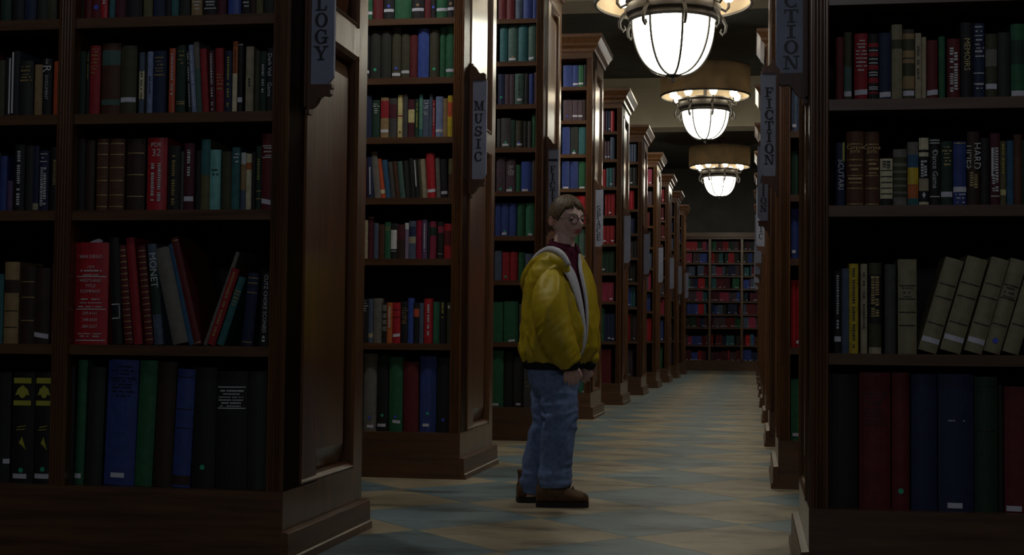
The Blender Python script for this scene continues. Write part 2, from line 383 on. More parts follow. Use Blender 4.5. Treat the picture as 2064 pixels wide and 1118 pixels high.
# ------------------------------------------------------------------ hanging signs
def R_(x0, y0, x1, y1): return ('p', [(x0,y0),(x1,y0),(x1,y1),(x0,y1)])
def ARC(cx, cy, rx, ry, a0, a1, tx, ty, n=18):
    out = []
    for k in range(n):
        q = []
        for (a, inn) in ((a0+(a1-a0)*k/n, 0), (a0+(a1-a0)*(k+1)/n, 0), (a0+(a1-a0)*(k+1)/n, 1), (a0+(a1-a0)*k/n, 1)):
            c, s = math.cos(math.radians(a)), math.sin(math.radians(a))
            q.append((cx+(rx-tx*inn)*c, cy+(ry-ty*inn)*s))
        out.append(('p', q))
    return out
SV, TV = 0.10, 0.20          # serif height, stem width
GLY = {
 'I': [R_(.40,0,.60,1), R_(.22,0,.78,SV), R_(.22,1-SV,.78,1)],
 'L': [R_(.22,0,.42,1), R_(.08,1-SV,.56,1), R_(.08,0,.86,SV), R_(.76,0,.86,.34)],
 'T': [R_(.40,0,.60,1), R_(.24,0,.76,SV), R_(.06,1-SV,.94,1), R_(.06,.70,.15,1), R_(.85,.70,.94,1)],
 'F': [R_(.20,0,.40,1), R_(.06,0,.54,SV), R_(.06,1-SV,.90,1), R_(.80,.70,.90,1), R_(.4,.46,.66,.55), R_(.60,.36,.68,.66)],
 'E': [R_(.20,0,.40,1), R_(.06,0,.92,SV), R_(.82,0,.92,.30), R_(.06,1-SV,.90,1), R_(.80,.70,.90,1), R_(.4,.46,.66,.55), R_(.60,.36,.68,.66)],
 'P': [R_(.20,0,.40,1), R_(.06,0,.56,SV), R_(.06,1-SV,.5,1), R_(.38,.40,.54,.50)]+ARC(.50,.70,.40,.30,-90,90,.19,.10,14),
 'O': ARC(.5,.5,.45,.51,0,360,.21,.09,28),
 'C': ARC(.52,.5,.46,.51,48,312,.21,.09,22)+[R_(.78,.64,.88,.96), R_(.76,.06,.84,.30)],
 'G': ARC(.5,.5,.46,.51,48,330,.21,.09,22)+[R_(.76,.64,.86,.96), R_(.72,.04,.90,.44), R_(.54,.38,1.0,.47)],
 'U': [R_(.14,.32,.34,1), R_(.72,.32,.82,1), R_(.02,1-SV,.46,1), R_(.58,1-SV,.96,1)]+ARC(.48,.34,.34,.35,180,360,.17,.10,14),
 'S': ARC(.48,.74,.34,.27,20,270,.17,.09,16)+ARC(.50,.27,.38,.28,-160,90,.18,.09,18)+[R_(.74,.68,.83,.98), R_(.12,.02,.21,.34)],
 'M': [R_(.10,0,.19,1), R_(.80,0,.99,1), R_(-.03,0,.32,SV), R_(.67,0,1.10,SV), R_(-.03,1-SV,.24,1), R_(.84,1-SV,1.10,1), ('p', [(.10,1),(.33,1),(.60,.06),(.48,.0)]), ('p', [(.84,1),(.92,1),(.58,.0),(.50,.0)])],
 'N': [R_(.14,0,.23,1), R_(.79,0,.88,1), R_(.0,0,.38,SV), R_(.0,1-SV,.30,1), R_(.64,1-SV,1.02,1), ('p', [(.10,1),(.34,1),(.88,0),(.70,0)])],
 'Y': [R_(.40,0,.60,.48), R_(.24,0,.76,SV), R_(-.02,1-SV,.42,1), R_(.62,1-SV,1.02,1), ('p', [(.06,1),(.30,1),(.60,.44),(.40,.40)]), ('p', [(.78,1),(.90,1),(.60,.40),(.52,.46)])],
 'A': [R_(-.04,0,.34,SV), R_(.56,0,1.04,SV), R_(.26,.28,.72,.37), ('p', [(.08,0),(.19,0),(.50,.86),(.46,1)]), ('p', [(.66,0),(.90,0),(.56,1),(.42,1)])],
}
M_BOARD = cloth('sign_board_blue_grey', (0.30, 0.33, 0.45), 0.55, 0.3, 0.10, 14)
M_INK = plain('sign_ink', (0.012, 0.014, 0.018), 0.5)
_letters = {}
def letter_mesh(ch, h, w):
    if (ch, h, w) not in _letters:
        b = MB()
        for q, (_, pts) in enumerate(GLY[ch]):
            b.prism([((x-.5)*w, -q*6e-5, (y-.5)*h) for x, y in pts], (0, 0.0015+q*6e-5, 0))
        _letters[(ch, h, w)] = b.mesh('letter', M_INK)
    return _letters[(ch, h, w)]
def sign(side, X, Yf, text, z0, z1, tz0, tz1, label, wid=0.092, lw=0.052, bar=None, hr=.87):
    s = 1 if side < 0 else -1
    y = Yf+0.185
    root = empty('hanging_sign', (X, y, z0)); tag(root, label, 'sign')
    parts = []
    # board with a clipped lower outer corner
    t = 0.018
    c = 0.022
    pts = [(X+s*0.004, 0, z0), (X+s*(wid-c), 0, z0), (X+s*wid, 0, z0+c*1.3), (X+s*wid, 0, z1), (X+s*0.004, 0, z1)]
    board = MB().prism([(p[0], y, p[2]) for p in pts], (0, t, 0)).build('board', M_BOARD); parts.append(board)
    # back strip on the panel
    b = MB(); b.box(X, y-0.012, z0-0.10, X+s*0.014, y+t+0.012, z1+0.09); b.box(X, y-0.03, z0-0.08, X+s*0.007, y+t+0.03, z1+0.06); parts.append(b.build('wall_strip', WSIGN))
    # scrolled brackets under and over the board
    for zz, d in ((z0, -1), (z1, 1)):
        out = [(0.0, 0), (wid*0.96, 0), (wid*0.96, .012), (wid*0.90, .014), (wid*0.92, .032), (wid*0.80, .040), (wid*0.62, .036), (wid*0.48, .044), (wid*0.40, .060), (wid*0.30, .072), (wid*0.10, .082), (0.0, .098)]
        b = MB().prism([(X+s*ox, y-0.008, zz+d*oz) for ox, oz in out], (0, t+0.016, 0))
        parts.append(b.build('bracket', WSIGN))
    for p in parts: p.parent = root; p.matrix_parent_inverse = Matrix.Translation((-X, -y, -z0))
    n = len(text); xc = X+s*wid*0.52
    if n:
        step = (tz1-tz0)/n; hh = step*hr
        for i, ch in enumerate(text):
            if ch not in GLY: continue
            zc = tz1-(i+.5)*step
            o = link('letter', letter_mesh(ch, round(hh, 4), lw), board)
            o.location = (xc, y-0.0012, zc)
    if bar:
        o = MB().box(X+s*0.010, y-0.001, bar-0.009, X+s*(wid-.008), y, bar+0.009).build('letter_bar', M_INK, board)
    return root
Z0, Z1 = 1.60, 2.14
def zp(y, n, x, o=0.185): return at(x, y, FRONT[n]+o).z
sign(-1, LX[0], FRONT[0], 'LOGY', Z0, Z1, zp(124, 0, 640), zp(124, 0, 640)+4*0.0568, 'blue-grey hanging sign lettered LOGY', 0.094, 0.050)
sign(-1, LX[1], FRONT[1], 'MUSIC', Z0, Z1, zp(328, 1, 965), zp(200, 1, 965), 'blue-grey hanging sign lettered MUSIC', 0.090, 0.05, hr=.76)
sign(-1, LX[2], FRONT[2], 'FICTION', Z0, Z1, zp(444, 2, 1115), zp(333, 2, 1115), 'blue-grey FICTION sign with a dark bar above the word', 0.09, 0.046, bar=zp(322.5, 2, 1115))
sign(-1, LX[3], FRONT[3], 'SPACE', Z0, Z1, zp(485.5, 3, 1214), zp(413, 3, 1214), 'blue-grey hanging sign lettered SPACE', 0.086, 0.046)
for n in range(4, 10):
    sign(-1, LX[n], FRONT[n], '', Z0, Z1, 1.7, 2.0, '%s blue-grey hanging sign beyond the SPACE sign' % ORD[n-4], 0.086, 0.046)
sign(1, RX[0], FRONT[0]-.03, 'FICTION', 1.60, 2.14, zp(141.5, 0, 1590, .155), zp(141.5, 0, 1590, .155)+7*0.0498, 'blue-grey FICTION sign across the aisle from LOGY', 0.098, 0.050)
sign(1, RX[1], FRONT[1]-.03, 'FICTION', Z0, Z1, zp(333, 1, 1542, .155), zp(174.7, 1, 1542, .155), 'blue-grey FICTION sign across the aisle from MUSIC', 0.092, 0.050)
sign(1, RX[2], FRONT[2]-.03, '  ATION', Z0, Z1, 1.66, 2.06, 'blue-grey sign ending in ATION, across the aisle from the barred FICTION sign', 0.088, 0.046)
sign(1, RX[3], FRONT[3]-.03, '    IC', Z0, Z1, 1.66, 2.06, 'blue-grey sign ending in IC, across the aisle from SPACE', 0.088, 0.046)
for n in range(4, 8):
    sign(1, RX[n], FRONT[n]-.03, '', Z0, Z1, 1.7, 2.0, '%s blue-grey hanging sign past the sign ending IC' % ORD[n-4], 0.086, 0.046)

# ------------------------------------------------------------------ pendant lamps in the aisle
M_BRONZE = plain('dark_iron', (0.050, 0.046, 0.043), 0.6, 0.35)
M_GLASS = plain('lit_opal_glass', (0.9, 0.9, 0.8), 0.3, 0.0, LAMP_E, (1.0, 0.96, 0.78))
M_BULB = plain('lit_bulb', (1, 1, 1), 0.3, 0.0, BULB_E, (1.0, 0.86, 0.62))
def mica(name, col, tr):
    m, nt, b = nodes(name); v = mapping(nt, (1, 1, 1), 'World')
    c = ramp(nt, noise_n(nt, v, 7, 4), [(0.3, tuple(q*.75 for q in col)), (0.7, col)])
    nt.links.new(c, b.inputs['Base Color']); b.inputs['Roughness'].default_value = 0.7
    t = nt.nodes.new('ShaderNodeBsdfTranslucent'); nt.links.new(c, t.inputs[0])
    mx = nt.nodes.new('ShaderNodeMixShader'); mx.inputs[0].default_value = tr
    nt.links.new(b.outputs[0], mx.inputs[1]); nt.links.new(t.outputs[0], mx.inputs[2]); nt.links.new(mx.outputs[0], nt.nodes['Material Output'].inputs[0])
    MATS[name] = m; return m
M_DRUM_O = mica('drum_mica_outside', (0.22, 0.185, 0.14), 0.5)
M_DRUM_I = mica('drum_mica_lining', (0.45, 0.37, 0.26), 0.35)
def ornate_lamp(x, y, zr, label, ceil, Hb=0.40, dz=0.08):
    """zr: height of the bowl's rim"""
    root = empty('pendant_lamp', (x, y, zr)); tag(root, label, 'lamp', None)
    Rb = 0.335
    def part(name, b, mat, sm=True, parent=root):
        o = b.build(name, mat, parent, False)
        if sm: smooth_by_angle(o.data, 0.7)
        return o
    n = 14
    prof = [(Rb*math.cos(t*PI/2*0.95)**0.72, -Hb*math.sin(t*PI/2*0.93)) for t in [k/n for k in range(n+1)]]
    bowl = part('glass_bowl', MB().lathe(prof, 48), M_GLASS)
    for k in range(8):                                   # metal ribs over the glass
        a = 2*PI*k/8+0.28
        part('rib', MB().tube([((r+.006)*math.cos(a), (r+.006)*math.sin(a), z) for r, z in prof], 0.0105, 6), M_BRONZE)
    part('finial', MB().lathe([(0.0, -Hb-0.06), (0.012, -Hb-0.055), (0.020, -Hb-0.03), (0.012, -Hb-0.015), (0.06, -Hb-0.004), (0.065, -Hb+0.012), (0.0, -Hb+0.014)], 20), M_BRONZE)
    # moulded metal ring carrying the bowl
    part('ring_band', MB().lathe([(Rb-.02, -0.012), (Rb+.015, -0.02), (Rb+.03, 0.0), (Rb+.022, 0.03), (Rb+.045, 0.05), (Rb+.05, 0.10), (Rb+.03, 0.13), (Rb+.055, 0.15), (Rb+.05, 0.17), (Rb-.03, 0.175), (Rb-.05, 0.0), (Rb-.02, -0.012)], 48), M_BRONZE)
    for k in range(8):                                   # scroll brackets with bulbs
        a = 2*PI*k/8+0.28; ca, sa = math.cos(a), math.sin(a)
        pth = [(Rb+.03, 0.07), (Rb+.08, 0.02), (Rb+.105, -.03), (Rb+.10, -.08), (Rb+.075, -.105), (Rb+.058, -.085), (Rb+.068, -.06)]
        part('scroll', MB().tube([(r*ca, r*sa, z) for r, z in pth], [.016, .015, .014, .013, .011, .009, .007], 7), M_BRONZE)
        pth = [(Rb+.04, 0.12), (Rb+.10, 0.09), (Rb+.125, 0.12), (Rb+.125, 0.165)]
        part('bulb_arm', MB().tube([(r*ca, r*sa, z) for r, z in pth], 0.012, 7), M_BRONZE)
        part('bulb', MB().lathe([(0.0, .275), (.03, .268), (.05, .245), (.055, .220), (.045, .190), (.025, .168), (0.0, .165)], 14, ((Rb+.125)*ca, (Rb+.125)*sa, 0)), M_BULB)
    Rd = 0.637
    b = MB(); b.lathe([(Rd, 0.13+dz), (Rd, 0.54+dz), (Rd-.02, 0.555+dz)], 56); dr = part('drum_shade', b, M_DRUM_O)
    b = MB(); b.lathe([(Rd-.012, 0.13+dz), (Rd-.012, 0.49+dz), (0.05, 0.51+dz)], 56); part('drum_lining', b, M_DRUM_I, parent=dr)
    b = MB(); b.lathe([(Rd+.006, 0.125+dz), (Rd+.006, 0.145+dz), (Rd-.016, 0.145+dz), (Rd-.016, 0.125+dz), (Rd+.006, 0.125+dz)], 56); part('drum_hoop', b, M_BRONZE, parent=dr)
    b = MB(); b.lathe([(Rd+.004, 0.53+dz), (Rd+.004, 0.555+dz), (0.0, 0.58+dz)], 56); part('drum_top', b, M_DRUM_O, parent=dr)
    part('stem', MB().lathe([(0.0, 0.17), (.05, 0.175), (.025, 0.24), (.02, 0.60), (.045, 0.66), (.018, 0.70), (.016, ceil-zr-.05), (.09, ceil-zr-.03), (.1, ceil-zr), (0, ceil-zr)], 20), M_BRONZE)
    return root
ornate_lamp(-0.642, 11.5, 3.325, 'large lit glass bowl lamp with drum shade, lowest hanging of the aisle', ZC, 0.45, 0.0)
ornate_lamp(-0.675, 20.35, 3.985, 'lit glass bowl lamp hanging between the lowest and the farthest lamps', ZC)
ornate_lamp(-0.69, 30.0, 4.13, 'lit glass bowl lamp hanging nearest the far wall of books', ZC)
# plain globes between the stacks
M_GLOBE = plain('lit_globe', (0.9, 0.9, 0.85), 0.3, 0.0, STACK_E, (1.0, 0.975, 0.94))
M_GLOBE0 = plain('dim_globe', (0.9, 0.9, 0.85), 0.3, 0.0, STACK_E*0.27, (0.92, 0.95, 1.0))
def globe_mesh(M_GLOBE):
    b = MB(); b.lathe([(0.0, -0.11)]+[(0.11*math.cos(t), 0.11*math.sin(t)) for t in [-PI/2+PI*k/8 for k in range(1, 8)]]+[(0.0, 0.11)], 14); return b.mesh('globe', M_GLOBE, True)
gm = globe_mesh(M_GLOBE); gm0 = globe_mesh(M_GLOBE0); rm = MB().lathe([(0.0, 0.10), (.05, 0.10), (.05, 0.15), (.012, 0.17), (.012, 1.15), (0.0, 1.15)], 12).mesh('rod', M_BRONZE)
gs = MB().lathe([(.02, .17), (.08, .15), (.20, .06), (.27, -.03), (.275, -.035), (.262, -.03), (.195, .05), (.08, .13), (.02, .15)], 24).mesh('shade', [plain('added_shade_enamel', (.10, .12, .10), .4)], True)  # unseen shades added to keep the globes' light off the ceiling
GAPS = [3.2]+[(FRONT[n]+DEP+FRONT[n+1])/2 for n in range(9)]+[32.4]
for k, gy in enumerate(GAPS):
    for sx, gx in ((-1, -3.0), (1, 1.6)):
        if k == 1: gx = -2.3 if sx < 0 else 0.95  # this unseen pair is shifted toward the aisle to brighten the boy
        r = empty('globe_lamp', (gx, gy, 3.8))
        tag(r, 'plain lit globe lamp over the %s cross aisle, %s' % (ORD[k], 'MUSIC side' if sx < 0 else 'side across from MUSIC'), 'lamp', 'globe lamps over the cross aisles')
        link('globe', gm0 if k == 0 or k > 9 else gm, r); link('rod', rm, r); link('shade', gs, r)

# ------------------------------------------------------------------ books
BC = {  # key: (albedo, words)
 'k': ((.012,.012,.014), 'black'), 'K': ((.022,.024,.020), 'blackish'), 'dg': ((.012,.040,.024), 'dark green'), 'g': ((.020,.115,.050), 'green'),
 'G': ((.035,.16,.09), 'bright green'), 'lg': ((.10,.25,.18), 'pale green'), 't': ((.03,.13,.14), 'teal'), 'a': ((.16,.42,.40), 'aqua'), 'sg': ((.06,.12,.10), 'grey-green'),
 'r': ((.30,.014,.022), 'red'), 'R': ((.42,.02,.03), 'bright red'), 'dr': ((.115,.010,.014), 'dark red'), 'm': ((.075,.010,.022), 'maroon'), 'c': ((.26,.008,.040), 'crimson'),
 'pk': ((.30,.035,.075), 'pinkish red'), 'o': ((.50,.085,.035), 'orange-red'), 'O': ((.45,.12,.03), 'orange'), 'n': ((.014,.022,.065), 'navy'), 'b': ((.030,.055,.22), 'blue'),
 'B': ((.045,.085,.34), 'bright blue'), 'lb': ((.20,.26,.44), 'pale blue'), 'sb': ((.075,.105,.16), 'slate blue'), 'st': ((.03,.10,.19), 'steel blue'),
 'br': ((.070,.026,.012), 'brown'), 'db': ((.034,.016,.010), 'dark brown'), 'lt': ((.095,.038,.018), 'brown leather'), 'tn': ((.30,.20,.09), 'tan'), 'cr': ((.62,.56,.36), 'cream'),
 'be': ((.36,.31,.20), 'beige'), 'ol': ((.12,.11,.045), 'olive'), 'do': ((.050,.047,.024), 'dark olive'), 'ob': ((.24,.215,.125), 'olive beige'), 'gy': ((.16,.15,.13), 'grey'),
 'dy': ((.060,.060,.056), 'dark grey'), 'w': ((.62,.62,.62), 'white'), 'y': ((.55,.40,.03), 'yellow'), 'yc': ((.62,.55,.24), 'pale yellow'), 'mv': ((.075,.045,.060), 'mauve brown'),
 'li': ((.22,.17,.25), 'lilac'), 'pu': ((.10,.06,.14), 'purple grey'), 'au': ((.35,.24,.07), 'gilt'),
}
GL = {'w','a','R','B','y','cr','o','pk','c'}
def bm(key): 
    return cloth('book_%s' % BC[key][1].replace(' ', '_'), BC[key][0], 0.42 if key in GL else 0.6, 0.4, 0.18, 40)
M_PAGE = cloth('book_pages', (.42,.37,.26), 0.8, 0.1, 0.2, 90)
M_CALL = plain('call_label_paper', (.62,.62,.70), 0.6)
M_DOT = {'gd': plain('green_dot', (.03,.42,.22), 0.5), 'bd': plain('blue_dot', (.06,.09,.62), 0.5), 'td': plain('tan_dot', (.28,.17,.08), 0.5)}
M_GILT = plain('gilt_stamp', (.42,.31,.12), 0.4, 0.3); M_WINK = plain('white_print', (.60,.62,.62), 0.5); M_YINK = plain('yellow_print', (.42,.40,.05), 0.5); M_KINK = plain('black_print', (.01,.01,.012), 0.5)
INK = {'g': M_GILT, 'w': M_WINK, 'y': M_YINK, 'k': M_KINK}
def arc(w, u):        # spine curve, u in -1..1 across the width -> y offset (towards the reader is -y)
    sag = min(0.010, w*0.16); return -sag*(1-u*u)
def book_mesh(w, h, d, mat):
    b = MB(); n = 6; t = min(0.003, w*0.2)
    out = [(-w/2, d)] + [(w/2*u, arc(w, u)) for u in [-1+2*k/n for k in range(n+1)]] + [(w/2, d)]
    inn = [(w/2-t, d), (w/2-t, 0.008), (-w/2+t, 0.008), (-w/2+t, d)]
    b.prism([(x, y, 0) for x, y in out+inn], (0, 0, h)); return b.mesh('book', mat)
def strip(w, z0, z1, mat, name, parent, f0=-0.92, f1=0.92, off=0.0007, tilt=0.0):
    n = 4; b = MB(); P = []
    for k in range(n+1):
        u = f0+(f1-f0)*k/n; P.append((w/2*u, arc(w, u)-off, tilt*u*w/2))
    vs = [(x, y, z0+q) for x, y, q in P]+[(x, y, z1+q) for x, y, q in P]
    b.add(vs, [(k, k+1, n+2+k, n+1+k) for k in range(n)]); return b.build(name, mat, parent)
def dot(w, z, r, mat, parent, x=0.0):
    pts = [(x+r*math.cos(2*PI*k/12), 0, z+r*math.sin(2*PI*k/12)) for k in range(12)]
    return MB().prism([(p[0], arc(w, x/(w/2))-0.0013, p[2]) for p in pts], (0, 0.0006, 0)).build('dot_sticker', mat, parent)
def text_mesh(s, size, mat):
    cu = bpy.data.curves.new('txt', 'FONT'); cu.body = s; cu.size = size; cu.align_x = 'CENTER'; cu.align_y = 'CENTER'; cu.resolution_u = 2
    o = bpy.data.objects.new('txt', cu); COL.objects.link(o)
    dg = bpy.context.evaluated_depsgraph_get(); me = bpy.data.meshes.new_from_object(o.evaluated_get(dg)); bpy.data.objects.remove(o); bpy.data.curves.remove(cu)
    me.materials.clear(); me.materials.append(mat); return me
def lettering(book, w, z, s, size, ink, vertical, x=0.0, sx=1.0):
    me = text_mesh(s, size, INK[ink]); me.name = 'lettering'
    o = link('lettering', me, book, (x, arc(w, x/(w/2))-0.0012, z))
    o.rotation_euler = (PI/2, (PI/2 if vertical else 0), 0); o.scale = (sx, 1, 1)
    return o
def worn_print(book, w, z0, z1, ink, vertical, rng, rows=1, f=0.5):
    """illegible stamped lettering: small ticks"""
    b = MB(); y = arc(w, 0)-0.0010
    if vertical:
        for r in range(rows):
            xc = (r-(rows-1)/2)*w*0.34; z = z1; cw = min(w*0.16, 0.006)
            while z > z0:
                hh = rng.uniform(0.003, 0.007)
                if rng.random() < 0.85: b.add([(xc-cw*rng.uniform(.6, 1), y, z-hh), (xc+cw*rng.uniform(.6, 1), y, z-hh), (xc+cw, y, z), (xc-cw, y, z)], [(0,1,2,3)])
                z -= hh+0.003
    else:
        z = z1
        while z > z0:
            hw = w*f*rng.uniform(.5, 1)/1.0; x = -hw/1.0*0.8; hh = rng.uniform(.003, .006)
            while x < hw*0.8:
                cw = rng.uniform(.002, .006)
                if rng.random() < 0.85: b.add([(x, y, z-hh), (x+cw, y, z-hh), (x+cw, y, z), (x, y, z)], [(0,1,2,3)])
                x += cw+0.0012
            z -= hh+rng.uniform(.005, .010)
    if b.f: return b.build('lettering', INK[ink], book)

def nth(k): return ORD[min(k, len(ORD)-1)]
SHELFN = ['bottom shelf', 'second shelf up', 'third shelf up', 'fourth shelf up', 'fifth shelf up', 'sixth shelf up', 'seventh shelf up', 'eighth shelf up', 'ninth shelf up']
NB = [0]
def place_book(x0, x1, z0, h, Y, key, lean, feats, label, group, rng, d=None):
    w = max(0.008, (x1-x0)*0.97); xc = (x0+x1)/2
    d = d or (rng.uniform(.15, .19) if h < 0.3 else rng.uniform(.22, .26))
    y = Y+rng.uniform(0, .010)
    o = link('book', book_mesh(w, h, d, bm(key)), None, (xc, y, z0)); NB[0] += 1
    tag(o, label, 'book', group)
    if lean:
        a = math.atan2(lean, h); o.rotation_euler = (0, a, 0)
        o.location.z = z0 + abs(math.sin(a))*w/2 + 0.0005; o.location.x = xc
    pg = MB().box(-w/2+.003, 0.009, 0.004, w/2-.003, d-.006, h-.005).build('page_block', M_PAGE, o)
    for ft in feats:
        k = ft[0]
        if k == 'L':                      # call label at height z, optional tilt
            strip(w, ft[1]-0.008, ft[1]+0.008, M_CALL, 'call_label', o, -0.95 if len(ft) < 4 else ft[3], 0.95 if len(ft) < 5 else ft[4], 0.0012, ft[2] if len(ft) > 2 else 0)
        elif k in M_DOT: dot(w, ft[1], min(.0085, w*.3), M_DOT[k], o, 0)
        elif k == 'B':                    # coloured band z0..z1 (fractions of height)
            strip(w, h*ft[1], h*ft[2], bm(ft[3]), 'colour_band', o, -1, 1, 0.0006)
        elif k == 'g':                    # thin gilt / ink lines at fractions
            for q in ft[2]: strip(w, h*q-.0016, h*q+.0016, INK[ft[1]], 'band', o, -.9, .9, .0010)
        elif k == 'T':                    # T, text, zfrac, size, ink, vertical, [x], [sx]
            lettering(o, w, h*ft[2], ft[1], ft[3], ft[4], ft[5], ft[6] if len(ft) > 6 else 0.0, ft[7] if len(ft) > 7 else 1.0)
        elif k == 'slip':
            MB().add([(-.03, .03, h-.01), (.015, .03, h-.01), (.02, .032, h+.010), (.004, .036, h+.016), (-.02, .034, h+.008), (-.03, .031, h+.002)], [(0,1,2,3,4,5)]).build('paper_slip', M_CALL, o)
        elif k == 'P':                    # P, ink, z0frac, z1frac, vertical, rows
            worn_print(o, w, h*ft[2], h*ft[3], ft[1], ft[4], rng, ft[5] if len(ft) > 5 else 1)
        elif k == 'X':                    # free polygons on the spine: ink, list of loops in (x/w, z/h)
            for lp in ft[2]: MB().prism([(x*w, arc(w, 0)-.0012, z*h) for x, z in lp], (0, .0006, 0)).build('emblem', INK[ft[1]], o)
    return o
def row(case, bay, sh, ox, oy, s, books, Y, ref, casename, left=True, extra='', postx=None):
    """books: (u0, u1, vtop, colour, features..., optional lean in u); counted from the aisle post"""
    rng = random.Random(hash_(case, bay, sh))
    n = len(books)
    for i, bk in enumerate(books):
        u0, u1, vt, key = bk[:4]; feats = []; lean = 0; extras = []
        for q in bk[4:]:
            if isinstance(q, (int, float)): lean = q
            else: feats.append(q)
        p0, p1 = at(ox+u0/s, oy+500/s, Y), at(ox+u1/s, oy+500/s, Y)
        zb = SH[sh]
        # correct the roll of the image for the base line
        pb = at(ox+(u0+u1)/2/s, oy, Y)
        xb0 = at(ox+u0/s, 0, Y); 
        def X_at(u, z):
            a = at(ox+u/s, 0, Y); b_ = at(ox+u/s, 1118, Y); t = (z-a.z)/(b_.z-a.z); return a.x+(b_.x-a.x)*t
        xa, xb = X_at(u0, zb), X_at(u1, zb)
        um = (u0+u1)/2+lean
        h = at(ox+um/s, oy+vt/s, Y).z - zb if vt is not None else rng.uniform(.235, .285)
        if lean:
            lx = X_at((u0+u1)/2+lean, zb+h)-(xa+xb)/2
            L = math.sqrt(h*h+lx*lx); h2 = L
            lean_m = lx*h2/h if h else 0
            lean_m = lx; h = math.sqrt(max(1e-4, h*h+lx*lx)); 
            ang = math.asin(max(-.9, min(.9, lx/h))); lean_m = math.tan(ang)*h
        else: lean_m = 0
        ff = []
        for q in feats:
            if q[0] == 'L' or q[0] in M_DOT:
                zz = (at(ox+(u0+u1)/2/s, oy+q[1]/s, Y).z-zb)
                ff.append((q[0], max(.012, zz))+tuple(q[2:]))
            else: ff.append(q)
        k = n-1-i if left else i
        th = xb-xa
        size = 'slim ' if th < .017 else ('thick ' if th > .045 else '')
        w_ = ' with call label' if any(q[0] == 'L' for q in feats) else (' with green dot' if any(q[0] == 'gd' for q in feats) else (' with blue dot' if any(q[0] == 'bd' for q in feats) else ''))
        ttl = [q[1] for q in feats if q[0] == 'T']
        lab = '%s%s book%s, %s from %s, %s, %s' % (size, BC[key][1], w_, nth(k), ref, SHELFN[sh], casename)
        if len(lab.split()) > 16: lab = '%s book, %s from %s, %s, %s' % (BC[key][1], nth(k), ref, SHELFN[sh], casename)
        place_book(xa, xb, zb, h, Y, key, lean_m, ff, lab[0].lower()+lab[1:], '%s of the %s' % (SHELFN[sh], casename), rng)
def hash_(*a):
    r = 17
    for q in str(a): r = (r*31+ord(q)) % 1000003
    return r
L = lambda v, t=0, a=-.95, b=.95: ('L', v, t, a, b)
PV = lambda ink, a=.2, b=.8, r=1: ('P', ink, a, b, True, r)
PH = lambda ink, a=.6, b=.9: ('P', ink, a, b, False)
GB = ('g', 'g', (.06, .22, .42, .60, .78, .93))
gd = lambda v: ('gd', v); bd = lambda v: ('bd', v)

Y1 = FRONT[0]+0.045; CN = 'LOGY bookcase'; AP = 'aisle post'
S1 = 2064/420
row('C1', 0, 4, 140, 0, S1, [(60,130,None,'K'),(130,215,None,'dr'),(215,310,None,'dr',bd(72)),(310,375,None,'R',PV('w')),(380,440,None,'t'),(445,550,None,'m'),(555,720,None,'k'),(730,820,None,'ol'),(820,940,None,'n'),(945,1005,None,'k'),(1010,1080,None,'t'),(1085,1190,None,'K'),(1200,1310,None,'tn',PH('w',.1,.25)),(1320,1460,None,'k',PH('w',.1,.2)),(1465,1550,None,'m'),(1560,1690,None,'B'),(1700,1790,None,'k',PH('w',.15,.25)),(1790,1848,None,'db'),(1850,1920,None,'ol'),(1925,2035,None,'K')], Y1, AP, CN)
row('C1', 0, 3, 140, 60, S1, [(70,150,215,'dg'),(155,184,205,'k',PV('y',.5,.95)),(186,290,155,'r',PH('g',.6,.95)),(300,488,130,'br',('B',.69,.90,'sg'),('B',.14,.22,'sg')),(490,650,155,'do',L(692)),(675,728,220,'sb',('B',.25,.7,'cr'),PV('k',.25,.7)),(732,762,222,'k'),(765,818,215,'lb',PV('k',.3,.6)),(822,948,210,'n',PH('g',.6,.9)),(970,1032,180,'o',PV('w',.3,.95)),(1042,1136,150,'dg',PH('g',.7,.92),('g','g',(.15,.18))),(1170,1206,205,'K',PV('w',.1,.95),-22),(1212,1256,150,'w',('B',.0,1,'lb'),PV('w',.1,.9),-36),(1258,1314,122,'gy',('B',0,.62,'sg'),-34),(1318,1382,190,'r',-26),(1384,1440,210,'m',PV('w',.05,.95),-14),(1442,1524,180,'r',PH('g',.35,.6),-8),(1527,1594,205,'n',PV('y',.1,.9)),(1602,1650,110,'O',('B',.0,.55,'cr'),PV('k',.55,.95)),(1652,1702,130,'k',('g','w',(.98,)),L(690)),(1736,1815,165,'be',PV('k',.4,.6)),(1818,1868,200,'do'),(1872,1938,210,'dg',PV('w',.3,.95)),(1942,1994,175,'k',('T','Dark Veil',.74,.020,'w',True),('T','Game',.36,.020,'w',True)),(1998,2048,145,'cr',('B',0,1,'lb'),)], Y1, AP, CN)
row('C1', 0, 2, 140, 250, S1, [(50,145,150,'k'),(150,240,160,'db'),(260,375,145,'lt',GB),(380,535,145,'lt',GB),(550,735,145,'db',('g','g',(.2,.5,.8))),(755,955,135,'R',('T','PDR',.90,.020,'w',False),('T','32',.79,.034,'w',False),PV('w',.15,.65,2)),(968,1088,215,'k',PV('g',.1,.85)),(1092,1122,270,'dy'),(1126,1226,190,'m',L(740),PV('w',.5,.9)),(1230,1290,260,'k'),(1293,1384,150,'ol',('B',.50,1,'t')),(1386,1490,255,'a',PH('k',.6,.68)),(1497,1600,270,'do'),(1602,1680,230,'t',PH('w',.75,.9)),(1682,1734,280,'w',('B',.35,.8,'tn'),('B',0,.35,'sb')),(1737,1790,290,'cr',('B',.72,.84,'O')),(1794,1830,270,'k'),(1833,1888,215,'dg',PV('y',.5,.8),('g','g',(.18,.30))),(1893,2022,95,'dr',L(770,-.2),('g','w',(.84,.69)),PH('w',.72,.82))], Y1, AP, CN)
